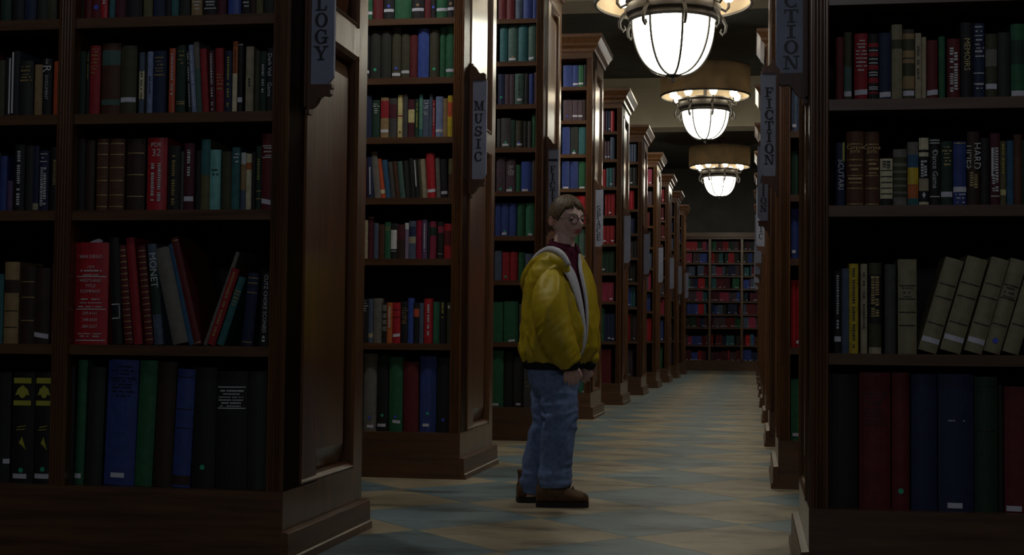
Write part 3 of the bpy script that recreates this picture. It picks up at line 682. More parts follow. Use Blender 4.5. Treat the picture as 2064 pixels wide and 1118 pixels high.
row('C1', 0, 1, 140, 460, 4.3, [(32,325,122,'R',('T','SAN DIEGO',.86,.016,'w',False),('T','1979',.755,.014,'w',False),('T','WESTLAND',.625,.0150,'w',False),('T','TITLE',.572,.0150,'w',False),('T','COMPANY',.519,.0150,'w',False),PH('w',.37,.45),('g','w',(.345,)),('slip',),('T','239-6161',.305,.014,'w',False),('T','298-8320',.24,.014,'w',False),('T','589-2237',.175,.014,'w',False),PH('w',.06,.11),('g','w',(.04,.665)),PH('w',.68,.73)),
 (372,458,85,'k',('X','w',[[(-.4,.24),(.4,.24),(.4,.25),(-.4,.25)],[(-.4,.37),(.4,.37),(.4,.38),(-.4,.38)],[(.36,.24),(.42,.24),(.42,.38),(.36,.38)]]),-30),(472,545,150,'dr',('g','g',tuple(.05+.06*k for k in range(16))),-65),(552,626,85,'r',-72),(652,722,155,'dr',('g','g',tuple(.05+.06*k for k in range(16))),-75),(736,812,140,'sb',('B',.3,.75,'dg'),('T','MONET',.74,.034,'w',True),-62),(892,1028,186,'gy',-170),(1030,1078,140,'st',-178),(1082,1146,88,'dr',('g','g',(.97,.02)),-205),
 (1152,1186,212,'gy',285),(1190,1258,362,'r',PV('g',.1,.95),215),(1268,1330,432,'t',PH('g',.6,.8),195),(1482,1580,390,'n',('g','g',(.93,.86,.73,.05)),60),(1640,1724,386,'k',('T','CUTZ CHOKE SCONED',.575,.0180,'w',True),('X','w',[[(-.15,.06),(.15,.06),(.15,.09),(-.15,.09)],[(-.2,.11),(.2,.11),(0,.15)]]),28)], Y1, AP, CN)
row('C1', 0, 0, 120, 700, 3.727, [(20,100,140,'k',20),(102,172,95,'g',L(965,0,-1,.5),35),(182,305,150,'K',40),(318,552,95,'b',L(962,0,-.5,.4),PH('k',.7,.95),42),(556,690,100,'g',50),(694,836,110,'db',46),(840,975,165,'b',('B',.02,.10,'db'),('g','k',(.93,.66,.5)),48),(982,1160,150,'k',gd(900),20),(1166,1405,180,'k',('g','w',(.865,.685)),PH('w',.70,.84),10),(1408,1555,180,'K',6)], Y1, AP, CN)
DP = 'bay divider'; CN1 = 'LOGY bookcase far bay'
row('C1', 1, 4, 0, 0, 2.794, [(-60,-5,None,'dr'),(0,60,None,'dg'),(62,130,None,'k'),(133,200,None,'n'),(203,262,None,'K'),(265,318,None,'do')], Y1, DP, CN1)
row('C1', 1, 3, 0, 60, 2.794, [(-70,-35,165,'m'),(-33,18,170,'do'),(22,56,155,'k',('X','w',[[(.2,.05),(.45,.05),(.45,.98),(.2,.98)]])),(62,102,120,'sb',('B',.0,1,'k'),('X','w',[[(-.45,.05),(-.2,.05),(-.2,.98),(-.45,.98)]])),(106,184,175,'K',PH('g',.6,.9)),(187,231,195,'tn'),(233,287,165,'k',('T','THE',.96,.011,'w',True),('T','R',.83,.042,'w',True),('T','DOCUMENT',.50,.015,'w',True)),(291,338,175,'o',)], Y1, DP, CN1)
row('C1', 1, 2, 0, 60, 2.794, [(-60,-8,690,'dg'),(-4,34,710,'b'),(36,66,850,'pu'),(68,128,645,'k',PV('w',.1,.9),10),(134,178,650,'K',8),(182,214,655,'n',('B',.02,.12,'be'),8),(217,270,680,'n',PH('w',.78,.95),PV('w',.1,.72,2)),(276,328,660,'k',PV('g',.4,.8))], Y1, DP, CN1)
row('C1', 1, 1, 0, 460, 2.07, [(-60,-25,190,'m'),(-22,10,190,'t'),(12,74,140,'tn',('B',.62,.78,'db'),('g','k',(.4,.2))),(78,138,158,'db',('g','g',(.3,.6,.8))),(140,204,165,'db',L(446,-.15)),(207,232,145,'m')], Y1, DP, CN1)
EAG = [[(-.4,.90),(.4,.90),(.4,.95),(-.4,.95)],[(-.4,.70),(.4,.70),(.4,.745),(-.4,.745)],[(-.33,.79),(-.22,.85),(-.08,.87),(0,.885),(.08,.87),(.22,.85),(.33,.79),(.18,.80),(.10,.775),(0,.765),(-.10,.775),(-.18,.80)],[(-.2,.50),(.2,.515),(.2,.522),(-.2,.508)],[(-.25,.475),(.15,.485),(.15,.492),(-.25,.482)],[(-.12,.36),(.02,.42),(.10,.37),(.20,.30),(.05,.335)]]
row('C1', 1, 0, 0, 460, 2.07, [(-60,36,600,'k',L(970,0,.5,1)),(40,134,600,'k',('X','y',EAG),gd(1008),L(1033,0,-.8,.5)),(138,222,600,'k',('X','y',EAG),gd(1004),L(1033,0,-.9,.7))], Y1, DP, CN1)

YR = FRONT[0]-0.03+0.045; RN = 'bookcase facing LOGY'; SR = 5.239
row('R1', 0, 3, 1670, 30, SR, [(80,160,230,'dr'),(164,246,180,'do',('B',.1,.5,'sg'),L(832)),(272,416,195,'r',PH('w',.42,.9),L(816,.06)),(420,528,200,'k',('B',.80,.86,'r'),('B',.66,.72,'r'),('B',.46,.53,'r'),('B',.26,.34,'r'),('B',.10,.13,'r'),('g','w',(.75,.62,.56,.42,.38,.20,.17))),(534,662,190,'n',L(842,.06)),(666,780,102,'ob',('B',.68,.80,'do')),(786,912,147,'do',('B',.86,.94,'tn'),('B',.6,.70,'tn'),('B',.52,.58,'tn'),('B',.16,.34,'tn'),L(824)),(918,984,187,'be',PV('k',.3,.8)),(986,1034,230,'be'),(1040,1162,262,'dr',L(816,.1)),(1166,1232,226,'g'),(1256,1390,250,'dr',PV('w',.15,.85,2)),(1396,1522,82,'k',('T','MEMOIRS',.58,.024,'g',True)),(1528,1652,85,'n',PH('w',.52,.96),('g','w',(.34,.2)),PH('w',.1,.2)),(1660,1786,195,'do',('B',.50,.76,'gy'),L(752)),(1790,1925,180,'K'),(1930,2075,92,'g',('B',.46,.78,'dg'),L(826))], YR, AP, RN, False)
row('R1', 0, 2, 1670, 240, SR, [(78,180,245,'n',('T','SCUTARI',.50,.024,'w',True),('X','y',[[(.2,.7),(.42,.7),(.42,1),(.2,1)]])),(186,374,130,'lt',('g','g',(.03,.24,.41,.62,.83)),PH('g',.27,.38),('T','Corpus',.785,.017,'g',False),('T','Juris',.735,.017,'g',False),PH('g',.5,.55)),(380,540,130,'lt',('g','g',(.03,.24,.41,.62,.83)),PH('g',.45,.58),('T','Corpus',.785,.017,'g',False),('T','Juris',.735,.017,'g',False)),(545,680,415,'cr',('B',0,.16,'k'),('g','k',(.26,.38,.50,.62,.75)),PV('k',.8,.95,2)),(685,832,315,'gy',('B',.76,.86,'do'),('B',.63,.70,'do'),('B',.5,.58,'do'),('B',.38,.46,'do'),('B',.26,.34,'do'),('B',.16,.22,'do')),(836,952,240,'gy',('B',.60,.80,'st'),('B',.34,.60,'y'),('B',.12,.34,'O'),('B',0,.12,'t')),(956,1060,190,'k',('B',.82,.99,'cr'),('B',.72,.78,'cr'),('B',.22,.40,'be'),('B',.02,.06,'cr'),PV('w',.44,.66,2),('X','w',[[(-.2,.16),(0,.11),(.2,.16),(0,.205)]])),(1066,1185,200,'k',('T','Dance Game',.54,.022,'w',True),('g','w',(.93,.97,.14)),PH('w',.80,.83)),(1190,1314,230,'dg',PH('g',.64,.92),L(792,0,-1,1)),(1318,1458,235,'b',('g','g',(.97,)),L(742,0,-1,1),PH('w',.04,.24)),(1466,1598,132,'db',('T','HARD',.67,.030,'w',True,.009),('T','TIMES',.67,.030,'w',True,-.011),PV('g',.25,.45,2)),(1604,1700,200,'k'),(1708,1812,150,'m',('X','w',[[(-.4,.40),(-.22,.40),(-.22,.80),(-.4,.80)]]),PV('w',.2,.8,2),('g','w',(.13,))),(1815,1878,230,'ol',('B',.16,.25,'yc'),PV('y',.5,.95)),(1884,1956,225,'st'),(1960,2046,160,'br',('B',.1,.68,'lt')),(2050,2130,222,'dg')], YR, AP, RN, False)
row('R1', 0, 1, 1670, 500, 4.657, [(52,118,215,'k',PV('w',.3,.95),L(852)),(122,192,190,'sb'),(192,280,145,'y',PV('k',.05,.95)),(302,366,145,'be',PV('k',.3,.9)),(378,498,135,'do',('B',.33,.87,'k'),('B',0,.07,'be'),PV('g',.4,.85,2)),(530,632,150,'dy'),(652,832,103,'ob',('g','k',(.72,.58,.44,.30)),PH('k',.6,.7)),(838,1018,125,'ob',('g','k',(.72,.58,.30)),L(882),262),(1042,1244,118,'ob',('g','k',(.72,.58,.30)),L(868),262),(1268,1440,122,'ob',('g','k',(.72,.58,.30)),L(886),262),(1450,1612,132,'ob',('g','k',(.72,.58,.30)),PH('k',.6,.7),bd(885),262),(1628,1785,138,'ob',('g','k',(.72,.3)),262)], YR, AP, RN, False)
row('R1', 0, 0, 1500, 718, 2.794, [(470,640,100,'k'),(646,828,90,'dr',PH('k',.62,.85)),(831,932,90,'dr',gd(757)),(940,1088,100,'n'),(1091,1295,100,'n',PH('w',.655,.665),L(838,0,-.5,.35)),(1298,1432,115,'dg',('g','k',(.93,.6))),(1436,1464,160,'k'),(1467,1650,170,'dr',L(858,0,-.9,.05))], YR, AP, RN, False)

Y2 = FRONT[1]+0.045; MN = 'MUSIC bookcase'
row('C2', 0, 6, 720, 0, 6.576, [(40,125,None,'dg'),(130,203,None,'g',L(175)),(206,340,None,'dr'),(345,486,None,'k',bd(82),L(138)),(490,716,None,'g'),(720,888,None,'k',('td',70),L(130)),(891,974,None,'dr'),(976,1040,None,'k',bd(95)),(1042,1188,None,'g',L(126)),(1191,1283,None,'k',('td',50),L(118,.06))], Y2, AP, MN)
row('C2', 0, 5, 720, 0, 6.576, [(60,160,345,'k',gd(905),L(955)),(166,308,402,'K',gd(926)),(311,448,410,'K'),(455,573,352,'do',bd(906),L(986)),(577,690,450,'do',L(952)),(692,798,460,'dr'),(800,948,380,'B'),(955,1083,392,'do',gd(917)),(1086,1164,362,'g'),(1167,1282,322,'g',L(930))], Y2, AP, MN)
row('C2', 0, 4, 720, 160, 7.986, [(100,225,260,'n'),(230,355,330,'dg',PH('w',.65,.9)),(366,500,290,'tn',('B',.5,.92,'r'),L(828)),(506,628,302,'dy',('B',.5,.85,'m')),(640,722,246,'yc',('B',.5,.53,'r'),('td',845)),(726,806,236,'dy'),(812,914,320,'m',('B',.40,.74,'yc')),(920,986,310,'dg',PV('y',.3,.9)),(990,1046,235,'t',('B',.2,.9,'lg')),(1048,1146,322,'sb',PH('w',.75,.97),PH('w',.62,.68)),(1150,1206,236,'sb'),(1208,1250,330,'r',PV('w',.3,.9)),(1252,1374,272,'lb',L(824)),(1376,1446,300,'tn'),(1448,1526,256,'y',('B',.5,.84,'o'))], Y2, AP, MN)
row('C2', 0, 3, 720, 290, 8.6, [(80,158,250,'dr'),(168,288,222,'n',('X','w',[[(-.1,.1),(.05,.1),(.05,.75),(-.1,.75)]]),-8),(300,408,140,'gy',-62),(410,492,260,'o',('B',.12,.22,'cr'),-78),(496,586,282,'st',-72),(590,666,316,'dy',-62),(670,744,305,'br',-62),(748,832,305,'sg',-56),(836,926,290,'K',-44),(930,1004,252,'k',-36),(1010,1072,264,'k',('X','w',[[(-.25,.3),(.05,.3),(.05,.97),(-.25,.97)]]),-42),(1076,1126,250,'do',-40),(1128,1216,260,'be',-42),(1220,1368,166,'R',L(816,.05),-34),(1372,1446,246,'gy',-24),(1450,1566,262,'k',L(846),-20),(1570,1650,250,'br',('B',.6,1,'ol'))], Y2, AP, MN)
row('C2', 0, 2, 720, 410, 8.6, [(66,108,300,'b'),(110,176,286,'be'),(180,280,222,'m',('g','w',(.97,))),(284,362,336,'sb'),(366,468,360,'br'),(471,572,320,'g',('g','g',(.85,.8))),(575,682,345,'w',('B',.82,1,'k'),('B',0,.28,'k'),('g','w',(.22,))),(686,820,360,'db',('B',.55,.98,'m')),(824,888,336,'li',('B',.82,1,'w')),(891,1012,302,'sb',('B',.42,.58,'be'),('B',.6,.85,'n')),(1016,1116,286,'c'),(1120,1202,280,'pu',PV('w',.2,.9)),(1206,1250,322,'k'),(1252,1366,305,'pk',('B',.62,.84,'dg')),(1390,1496,315,'K',('B',.70,.88,'pk'),PH('w',.1,.15)),(1504,1642,350,'R',('B',.38,.80,'dr'))], Y2, AP, MN)
row('C2', 0, 1, 720, 560, 6.986, [(36,148,286,'k',PH('w',.7,.95)),(151,216,290,'sb',('B',.12,.22,'be')),(220,342,285,'gy'),(345,408,350,'k',('B',.8,.95,'gy'),('B',.62,.74,'gy'),('B',.46,.58,'gy'),('B',.3,.42,'gy')),(411,490,345,'O',PV('w',.3,.9)),(492,602,345,'R',L(806,.12),('g','k',(.82,.64))),(606,702,330,'k',PH('g',.45,.85)),(705,784,280,'B'),(787,866,345,'k',('B',.65,.85,'o')),(868,928,350,'sb'),(934,1060,290,'R',PV('w',.2,.9)),(1062,1150,335,'G'),(1153,1246,320,'k',PV('y',.6,.95)),(1250,1312,340,'do',('X','w',[[(-.2,.85),(.2,.85),(.2,.92),(-.2,.92)]]))], Y2, AP, MN)
row('C2', 0, 0, 720, 690, 5.59, [(16,66,140,'k'),(62,212,125,'gy',bd(848),L(945,0,-.4,.6),16),(216,346,140,'k',gd(820),L(932,0,-.9,.6),8),(352,508,165,'g',bd(838),L(890,-.1,-.4,.7),10),(514,688,215,'dr',4),(694,884,155,'b',gd(800),L(930,0,-.6,.2)),(890,1045,170,'k',bd(870))], Y2, AP, MN)

Y3 = FRONT[2]+0.045; FN3 = 'barred FICTION sign bookcase'; S3 = 5.08
row('C3', 0, 8, 990, 0, S3, [(72,155,None,'dr'),(157,243,None,'dr'),(245,324,None,'sb'),(326,424,None,'b'),(426,472,None,'b')], Y3, AP, FN3)
row('C3', 0, 7, 990, 0, S3, [(84,166,250,'t'),(170,272,255,'sg',('td',585),L(604,0,-.8,.6)),(275,376,255,'t'),(380,466,250,'sg',L(596,.1,-.9,.3))], Y3, AP, FN3)
row('C3', 0, 6, 990, 0, S3, [(68,136,760,'n',gd(996)),(139,184,760,'mv'),(186,236,760,'mv'),(240,336,755,'sg',L(1022,0,-.4,.6),PV('k',.3,.9)),(340,384,750,'k'),(386,434,756,'b'),(436,470,742,'mv')], Y3, AP, FN3)
row('C3', 0, 5, 990, 210, 5.887, [(66,112,172,'dy'),(115,232,165,'dy',gd(452),L(482,0,-.7,.6)),(234,286,186,'dg'),(289,372,195,'do',bd(455),L(478,0,-.6,.9)),(375,426,200,'K'),(429,476,200,'dy'),(480,526,122,'g')], Y3, AP, FN3)
row('C3', 0, 4, 990, 210, 5.887, [(58,166,626,'mv',gd(1006)),(170,290,650,'mv',gd(996),L(1030,0,-.9,.3),PH('w',.5,.8)),(294,350,716,'g'),(352,476,680,'B',L(1030,0,-.8,.4)),(480,522,660,'dy')], Y3, AP, FN3)
row('C3', 0, 3, 990, 390, 5.587, [(42,108,106,'b'),(111,194,105,'b',gd(425),L(450,0,-.8,.5)),(198,286,105,'b'),(290,378,112,'g'),(384,490,105,'G',gd(435),L(462,0,-.4,.5))], Y3, AP, FN3)
row('C3', 0, 2, 990, 390, 5.587, [(36,120,645,'sb'),(123,205,660,'r',gd(935)),(207,301,655,'r'),(305,377,660,'g'),(380,482,676,'sb',L(970,0,-.4,.5))], Y3, AP, FN3)
row('C3', 0, 1, 980, 580, 3.494, [(44,118,100,'g'),(121,224,95,'g',L(376,.1,-.3,.6)),(228,300,112,'dy'),(303,352,110,'dg')], Y3, AP, FN3)
row('C3', 0, 0, 980, 580, 3.494, [(38,120,440,'g',L(820,0,-.9,.2)),(124,186,455,'k'),(190,256,485,'K',L(818,0,-.4,.6)),(260,348,482,'dy',PH('g',.4,.5))], Y3, AP, FN3)
Y4 = FRONT[3]+0.045; SN = 'SPACE bookcase'; S4 = 5.587
row('C4', 0, 8, 1130, 60, S4, [(25,133,400,'b'),(136,197,400,'b',L(612)),(199,256,400,'g',L(606)),(259,298,392,'k'),(300,330,392,'t')], Y4, AP, SN)
row('C4', 0, 7, 1130, 60, S4, [(25,128,790,'mv',bd(970)),(131,192,790,'mv',L(970)),(195,246,790,'mv',L(970)),(249,294,785,'db'),(296,330,790,'mv',L(975))], Y4, AP, SN)
row('C4', 0, 6, 1130, 230, S4, [(15,106,145,'b'),(109,196,145,'K',gd(415),L(438,0,-.5,.4)),(199,318,145,'t')], Y4, AP, SN)
row('C4', 0, 5, 1130, 230, S4, [(10,101,530,'b',L(836,0,-.6,.7)),(104,196,530,'b'),(199,318,532,'g',L(832,0,-.8,.2))], Y4, AP, SN)
row('C4', 0, 4, 1130, 230, S4, [(10,98,925,'r'),(100,190,925,'r'),(193,318,920,'R')], Y4, AP, SN)
row('C4', 0, 3, 1130, 430, S4, [(8,100,170,'t'),(104,196,170,'g'),(200,312,175,'sg',L(485,0,-.2,.7))], Y4, AP, SN)
row('C4', 0, 2, 1130, 430, S4, [(8,100,560,'b'),(104,196,560,'g'),(200,312,560,'r')], Y4, AP, SN)
row('C4', 0, 1, 1130, 630, S4, [(8,100,80,'t'),(104,196,80,'r'),(200,312,80,'b')], Y4, AP, SN)
row('C4', 0, 0, 1130, 630, S4, [(8,96,580,'dg'),(100,192,580,'r'),(196,312,580,'G',L(890,0,-.2,.7))], Y4, AP, SN)

# the rest of the stock, too small to pick apart or behind the cases' edges: one mass
stock = MB(); SK = ['K','dg','g','t','b','n','dr','r','mv','pk','sb','br','m','B','R']
rs = random.Random(5)
def fill(xa, xb, Yp, z, hmax, avoid=0.0):
    x = xa
    while x < xb-0.012:
        n = rs.randint(1, 5); key = rs.choice(SK); w = rs.uniform(.022, .055); h = min(hmax-.03, rs.uniform(.20, .275) if hmax < .4 else rs.uniform(.30, hmax-.04))
        for q in range(n):
            if x+w > xb: x = xb; break
            mi = SK.index(key)
            stock.add([(x, Yp+.006, z), (x+w/2, Yp, z), (x+w-.001, Yp+.006, z), (x+w-.001, Yp+.18, z), (x, Yp+.18, z), (x, Yp+.006, z+h), (x+w/2, Yp, z+h), (x+w-.001, Yp+.006, z+h), (x+w-.001, Yp+.18, z+h), (x, Yp+.18, z+h)],
                      [(0,1,6,5), (1,2,7,6), (2,3,8,7), (3,4,9,8), (4,0,5,9), (5,6,7,8,9)], mi)
            if rs.random() < 0.4:
                lz = z+rs.uniform(.02, .035); stock.add([(x+w*.15, Yp-.0005, lz), (x+w*.8, Yp-.0005, lz), (x+w*.8, Yp-.0005, lz+.016), (x+w*.15, Yp-.0005, lz+.016)], [(0,1,2,3)], len(SK))
            x += w
        if rs.random() < .1: x += rs.uniform(.02, .08)
def hs(k): return (SH+[3.38])[k+1]-SH[k]-TH
for n in range(10):
    for k in range(4 if n < 2 else (3 if n < 4 else 2)):
        for sh in range(9):
            if n < 4 and k == 0 and not (n < 2): continue
            if n == 0 and k <= 1 and sh <= 4:
                if k == 1: fill(LX[0]-2*POST-2*BAY+.006, at(-34, 500, Y1).x-.004, Y1+.004, SH[sh], hs(sh))
                continue
            if n == 1 and k == 0 and sh <= 6: 
                xa = LX[n]-POST-BAY+.006; fill(xa, at(722, 500, Y2).x-.005, Y2+.004, SH[sh], hs(sh)); continue
            xa = LX[n]-POST-k*(BAY+POST)-BAY+.006
            fill(xa, xa+BAY-.012, FRONT[n]+.05, SH[sh], hs(sh))
    if n in (2, 3):
        xlim = {2: at(997, 500, Y3).x, 3: at(1128, 500, Y4).x}[n]
        xa = LX[n]-POST-BAY+.006
        for sh in range(9): fill(xa, xlim-.006, FRONT[n]+.05, SH[sh], hs(sh))
    for k in range(3 if n == 0 else (2 if n < 3 else 1)):
        for sh in range(9):
            xa = RX[n]+POST+k*(BAY+POST)+.006
            if n == 0 and k == 0 and sh <= 3:
                fill(at(2140, 500, YR).x, xa+BAY-.012, YR+.004, SH[sh], hs(sh)); continue
            fill(xa, xa+BAY-.012, FRONT[n]+.02, SH[sh], hs(sh))
for k in range(FN):
    for sh in range(9): fill(fx(k)+POST+.006, fx(k)+POST+BAY-.006, WALLY+.05, SHW[sh], (SHW+[3.13])[sh+1]-SHW[sh]-TH)
so = stock.build('book', [bm(k) for k in SK]+[M_CALL]); so.name = 'shelved_books'
tag(so, 'rows of small coloured books filling the distant shelves', 'books', None, 'stuff')

# ------------------------------------------------------------------ the boy
PY = 6.34
def pp(x, y, d=0.0): return at(x, y, PY+d)
def remesh(mb, vox, name, mat, parent, smooth_it=3, disp=None, loc=None):
    me0 = mb.mesh('tmp', mat); bmx = bmesh.new(); bmx.from_mesh(me0); bmesh.ops.recalc_face_normals(bmx, faces=bmx.faces); bmx.to_mesh(me0); bmx.free()
    o = bpy.data.objects.new('tmp', me0); COL.objects.link(o)
    r = o.modifiers.new('r', 'REMESH'); r.mode = 'VOXEL'; r.voxel_size = vox
    if smooth_it:
        sm = o.modifiers.new('s', 'SMOOTH'); sm.factor = 0.5; sm.iterations = smooth_it
    dg = bpy.context.evaluated_depsgraph_get(); me = bpy.data.meshes.new_from_object(o.evaluated_get(dg)); bpy.data.objects.remove(o)
    me.name = name
    if disp:
        nr = [v.normal.copy() for v in me.vertices]
        for v, n_ in zip(me.vertices, nr): v.co += n_*disp(v.co)
    me.polygons.foreach_set('use_smooth', [True]*len(me.polygons)); me.update()
    me.materials.clear(); me.materials.append(mat)
    return link(name, me, parent)
a_t = math.radians(50)
TF = Vector((math.sin(a_t), -math.cos(a_t), 0)); TR = Vector((-math.cos(a_t), -math.sin(a_t), 0))
def ring(c, a, b, t0=0.0, t1=2*PI, n=40, closed=True, tilt=0.0, pw=2.0):
    out = []
    for k in range(n):
        t = t0+(t1-t0)*k/(n if closed else n-1); ct, st = math.cos(t), math.sin(t)
        q = (abs(ct)**pw+abs(st)**pw)**(-1/pw)
        out.append(c + TF*(b*ct*q) + TR*(a*st*q) + Vector((0, 0, -tilt*ct)))
    return out
M_SKIN, nt, bb = nodes('skin')
ca = nt.nodes.new('ShaderNodeVertexColor'); ca.layer_name = 'tone'; nt.links.new(ca.outputs[0], bb.inputs['Base Color'])
bb.inputs['Roughness'].default_value = 0.5; bb.inputs['Subsurface Weight'].default_value = 0.15; bb.inputs['Subsurface Radius'].default_value = (0.01, 0.004, 0.002)
M_YEL = cloth('yellow_nylon', (0.50, 0.37, 0.012), 0.5, 0.4, 0.12, 9)
M_LIN = cloth('grey_white_fleece', (0.62, 0.62, 0.66), 0.9, 0.1, 0.12, 120)
M_RIB = cloth('dark_ribbing', (0.012, 0.014, 0.022), 0.8, 0.1, 0.3, 160)
M_SHIRT = cloth('maroon_jersey', (0.070, 0.010, 0.026), 0.85, 0.1, 0.15, 120)
M_JEAN = cloth('blue_denim', (0.165, 0.235, 0.42), 0.85, 0.15, 0.25, 45)
M_BOOT = cloth('brown_boot_leather', (0.125, 0.068, 0.030), 0.6, 0.3, 0.35, 25)
M_SOLE = plain('boot_sole', (0.012, 0.010, 0.009), 0.7); M_TONG = cloth('tan_tongue', (0.26, 0.17, 0.08), 0.8, 0.2, 0.2, 60)
M_HAIR = cloth('brown_hair', (0.125, 0.085, 0.045), 0.5, 0.4, 0.4, 90)
M_WIRE = plain('glasses_wire', (0.06, 0.05, 0.045), 0.3, 0.9)

# ---- head frame
a_h = math.radians(45); tu = math.radians(1)
HF = Vector((math.sin(a_h)*math.cos(tu), -math.cos(a_h)*math.cos(tu), math.sin(tu))); HL = Vector((math.cos(a_h), math.sin(a_h), 0)); HU = HL.cross(HF)*-1 if HL.cross(HF).z < 0 else HL.cross(HF)
HC = pp(1142, 440, 0.0)
def hp(f, l, u): return HC + HF*f + HL*l + HU*u
G = lambda x, s: math.exp(-(x/s)**2)
def skull(d):                        # d: unit direction (f, l, u) -> local point
    f, l, u = d
    F_ = 0.088 if f > 0 else 0.092
    p = [f*F_, l*0.071, u*(0.094 if u > 0 else 0.098)]
    if p[2] < 0:
        t = min(1, -p[2]/0.098)
        p[1] *= 1-0.24*t**1.6
        if p[0] < 0: p[0] *= 1-0.42*t
        else:
            cp = max(.02, math.sqrt(max(0, 1-u*u))); p[0] *= (math.sqrt(max(.0005, 1-abs(u)**4))/cp)*(1+0.13*min(t, .85)*(1-abs(l)))
    if p[0] > 0:                      # flatten the face front
        p[0] *= 1-0.06*abs(l)
    return p
def face(d):
    p = skull(d); f, l, u = p
    if d[0] > 0.1:
        w = min(1, (d[0]-0.1)/0.3)
        e = 0.024*G(l, .0115)*G(u+.036, .012) + 0.013*G(l, .0085)*G(u+.016, .020)
        e += 0.005*(G(l-.010, .006)+G(l+.010, .006))*G(u+.041, .006) - 0.004*(G(l-.0065, .0035)+G(l+.0065, .0035))*G(u+.0465, .003)
        e -= 0.010*(G(l-.030, .015)+G(l+.030, .015))*G(u+.010, .011)
        e += 0.004*(G(l-.028, .018)+G(l+.028, .018))*G(u-.008, .008)
        e += 0.0060*G(l, .017)*(G(u+.0595, .0050)+1.05*G(u+.0695, .0055)) - 0.003*G(l, .02)*G(u+.0645, .0025)
        e -= 0.003*G(l, .02)*G(u+.079, .005)
        e += 0.008*G(l, .020)*G(u+.090, .012)
        e += 0.004*(G(l-.036, .018)+G(l+.036, .018))*G(u+.040, .018)
        p[0] += e*w
    return p
def sph(fn, nu=72, nv=48):
    vs = []; fs = []
    for j in range(nv+1):
        ph = -PI/2+PI*j/nv
        for i in range(nu):
            th = 2*PI*i/nu; vs.append(hp(*fn((math.cos(ph)*math.cos(th), math.cos(ph)*math.sin(th), math.sin(ph)))))
    for j in range(nv):
        for i in range(nu):
            fs.append((j*nu+i, j*nu+(i+1) % nu, (j+1)*nu+(i+1) % nu, (j+1)*nu+i))
    return vs, fs
body = MB()
vs, fs = sph(face, 120, 90); body.add(vs, fs)
for sgn in (-1, 1):                    # ears: rim, lobe and hollow
    ev = []; ef = []
    for j_ in range(9):
        ph = -PI/2+PI*j_/8
        for i_ in range(16):
            th = 2*PI*i_/16; ff_, uu_ = .0135*math.cos(ph)*math.cos(th), .0225*math.cos(ph)*math.sin(th)
            if uu_ < 0: ff_ *= 1+.45*uu_/.0225
            ev.append(hp(-.013+ff_-.15*uu_*-1*.4, sgn*(.0735-ff_*.30+.0045*math.sin(ph)), -.017+uu_))
    for j_ in range(8):
        for i_ in range(16): ef.append((j_*16+i_, j_*16+(i_+1) % 16, (j_+1)*16+(i_+1) % 16, (j_+1)*16+i_))
    body.add(ev, ef)
    body.tube([hp(-.013+.0125*math.cos(t)*(1 if math.sin(t) > 0 else 1+.45*math.sin(t)), sgn*(.0755-.004*math.cos(t)), -.017+.0215*math.sin(t)) for t in [math.radians(20+k*18) for k in range(14)]], .0042, 8)
neck0 = pp(1135, 512); neck1 = pp(1140, 458)
body.tube([pp(1132, 530), neck0, (neck0+neck1)/2, neck1], [.07, .050, .047, .045], 20)
body.loft([ring(pp(1130, 523), .10, .06), ring(pp(1128, 545), .145, .09), ring(pp(1128, 600), .14, .10), ring(pp(1124, 670), .12, .09), ring(pp(1118, 730), .105, .082), ring(pp(1116, 765), .095, .075)])
ARM_R = [(1116,562,-.09,.045), (1110,602,-.16,.038), (1115,648,-.19,.034), (1126,690,-.195,.030), (1142,722,-.19,.026), (1149,738,-.185,.021), (1150,747,-.18,.022)]
ARM_L = [(1148,556,.12,.05), (1170,606,.12,.040), (1178,656,.10,.034), (1182,706,.07,.030), (1179,736,.055,.022), (1177,744,.05,.020)]
for A in (ARM_R, ARM_L): body.tube([pp(x, y, d) for x, y, d, r in A], [q[3] for q in A], 14)
LEG_R = [(1122,758,-.03,.066), (1122,800,-.055,.064), (1126,850,-.065,.058), (1122,905,-.055,.052), (1119,950,-.045,.042), (1116,990,-.04,.036), (1120,1005,-.04,.034)]
LEG_L = [(1110,758,.03,.066), (1106,800,.055,.064), (1100,850,.07,.056), (1089,905,.085,.050), (1078,950,.095,.042), (1070,985,.10,.036), (1072,1000,.10,.034)]
for A in (LEG_R, LEG_L): body.tube([pp(x, y, d) for x, y, d, r in A], [q[3] for q in A], 16)
# near hand: palm, four curled fingers, thumb
def hand(wx, wy, d, scale=1.0, flip=1):
    P = lambda dx, dz, dy: pp(wx, wy, d) + Vector((dx*flip, dy, dz))*scale
    def oval(cx, cz, cy, a, b): return [P(cx+a*math.cos(2*PI*k/16), cz, cy+b*math.sin(2*PI*k/16)) for k in range(16)]
    body.loft([oval(0, .03, 0, .019, .017), oval(0, .008, 0, .022, .015), oval(0, -.008, 0, .032, .014), oval(0, -.026, .001, .036, .012), oval(0, -.034, .002, .034, .009)])
    for k, (fx_, ln) in enumerate(((-.0285, .040), (-.0095, .049), (.0095, .051), (.0285, .046))):
        z0_ = -.026-(.004 if k in (1, 2) else 0)
        body.tube([P(fx_*.97, z0_+.006, .002), P(fx_, z0_-.010, -.003), P(fx_*1.02, z0_-ln*.50, -.002), P(fx_*1.0, z0_-ln*.80, .008), P(fx_*.98, z0_-ln*.98, .020)], [.0076, .0078, .0073, .0068, .0056], 10)
    body.tube([P(.026, .002, .002), P(.040, -.014, .000), P(.046, -.032, .000), P(.043, -.048, .005)], [.0100, .0096, .0084, .0066], 10)
hand(1151, 743, -.18, 0.92, 1)
hand(1176, 742, .05, 0.80, 1)
person = remesh(body, 0.0032, 'person', M_SKIN, None, 2)
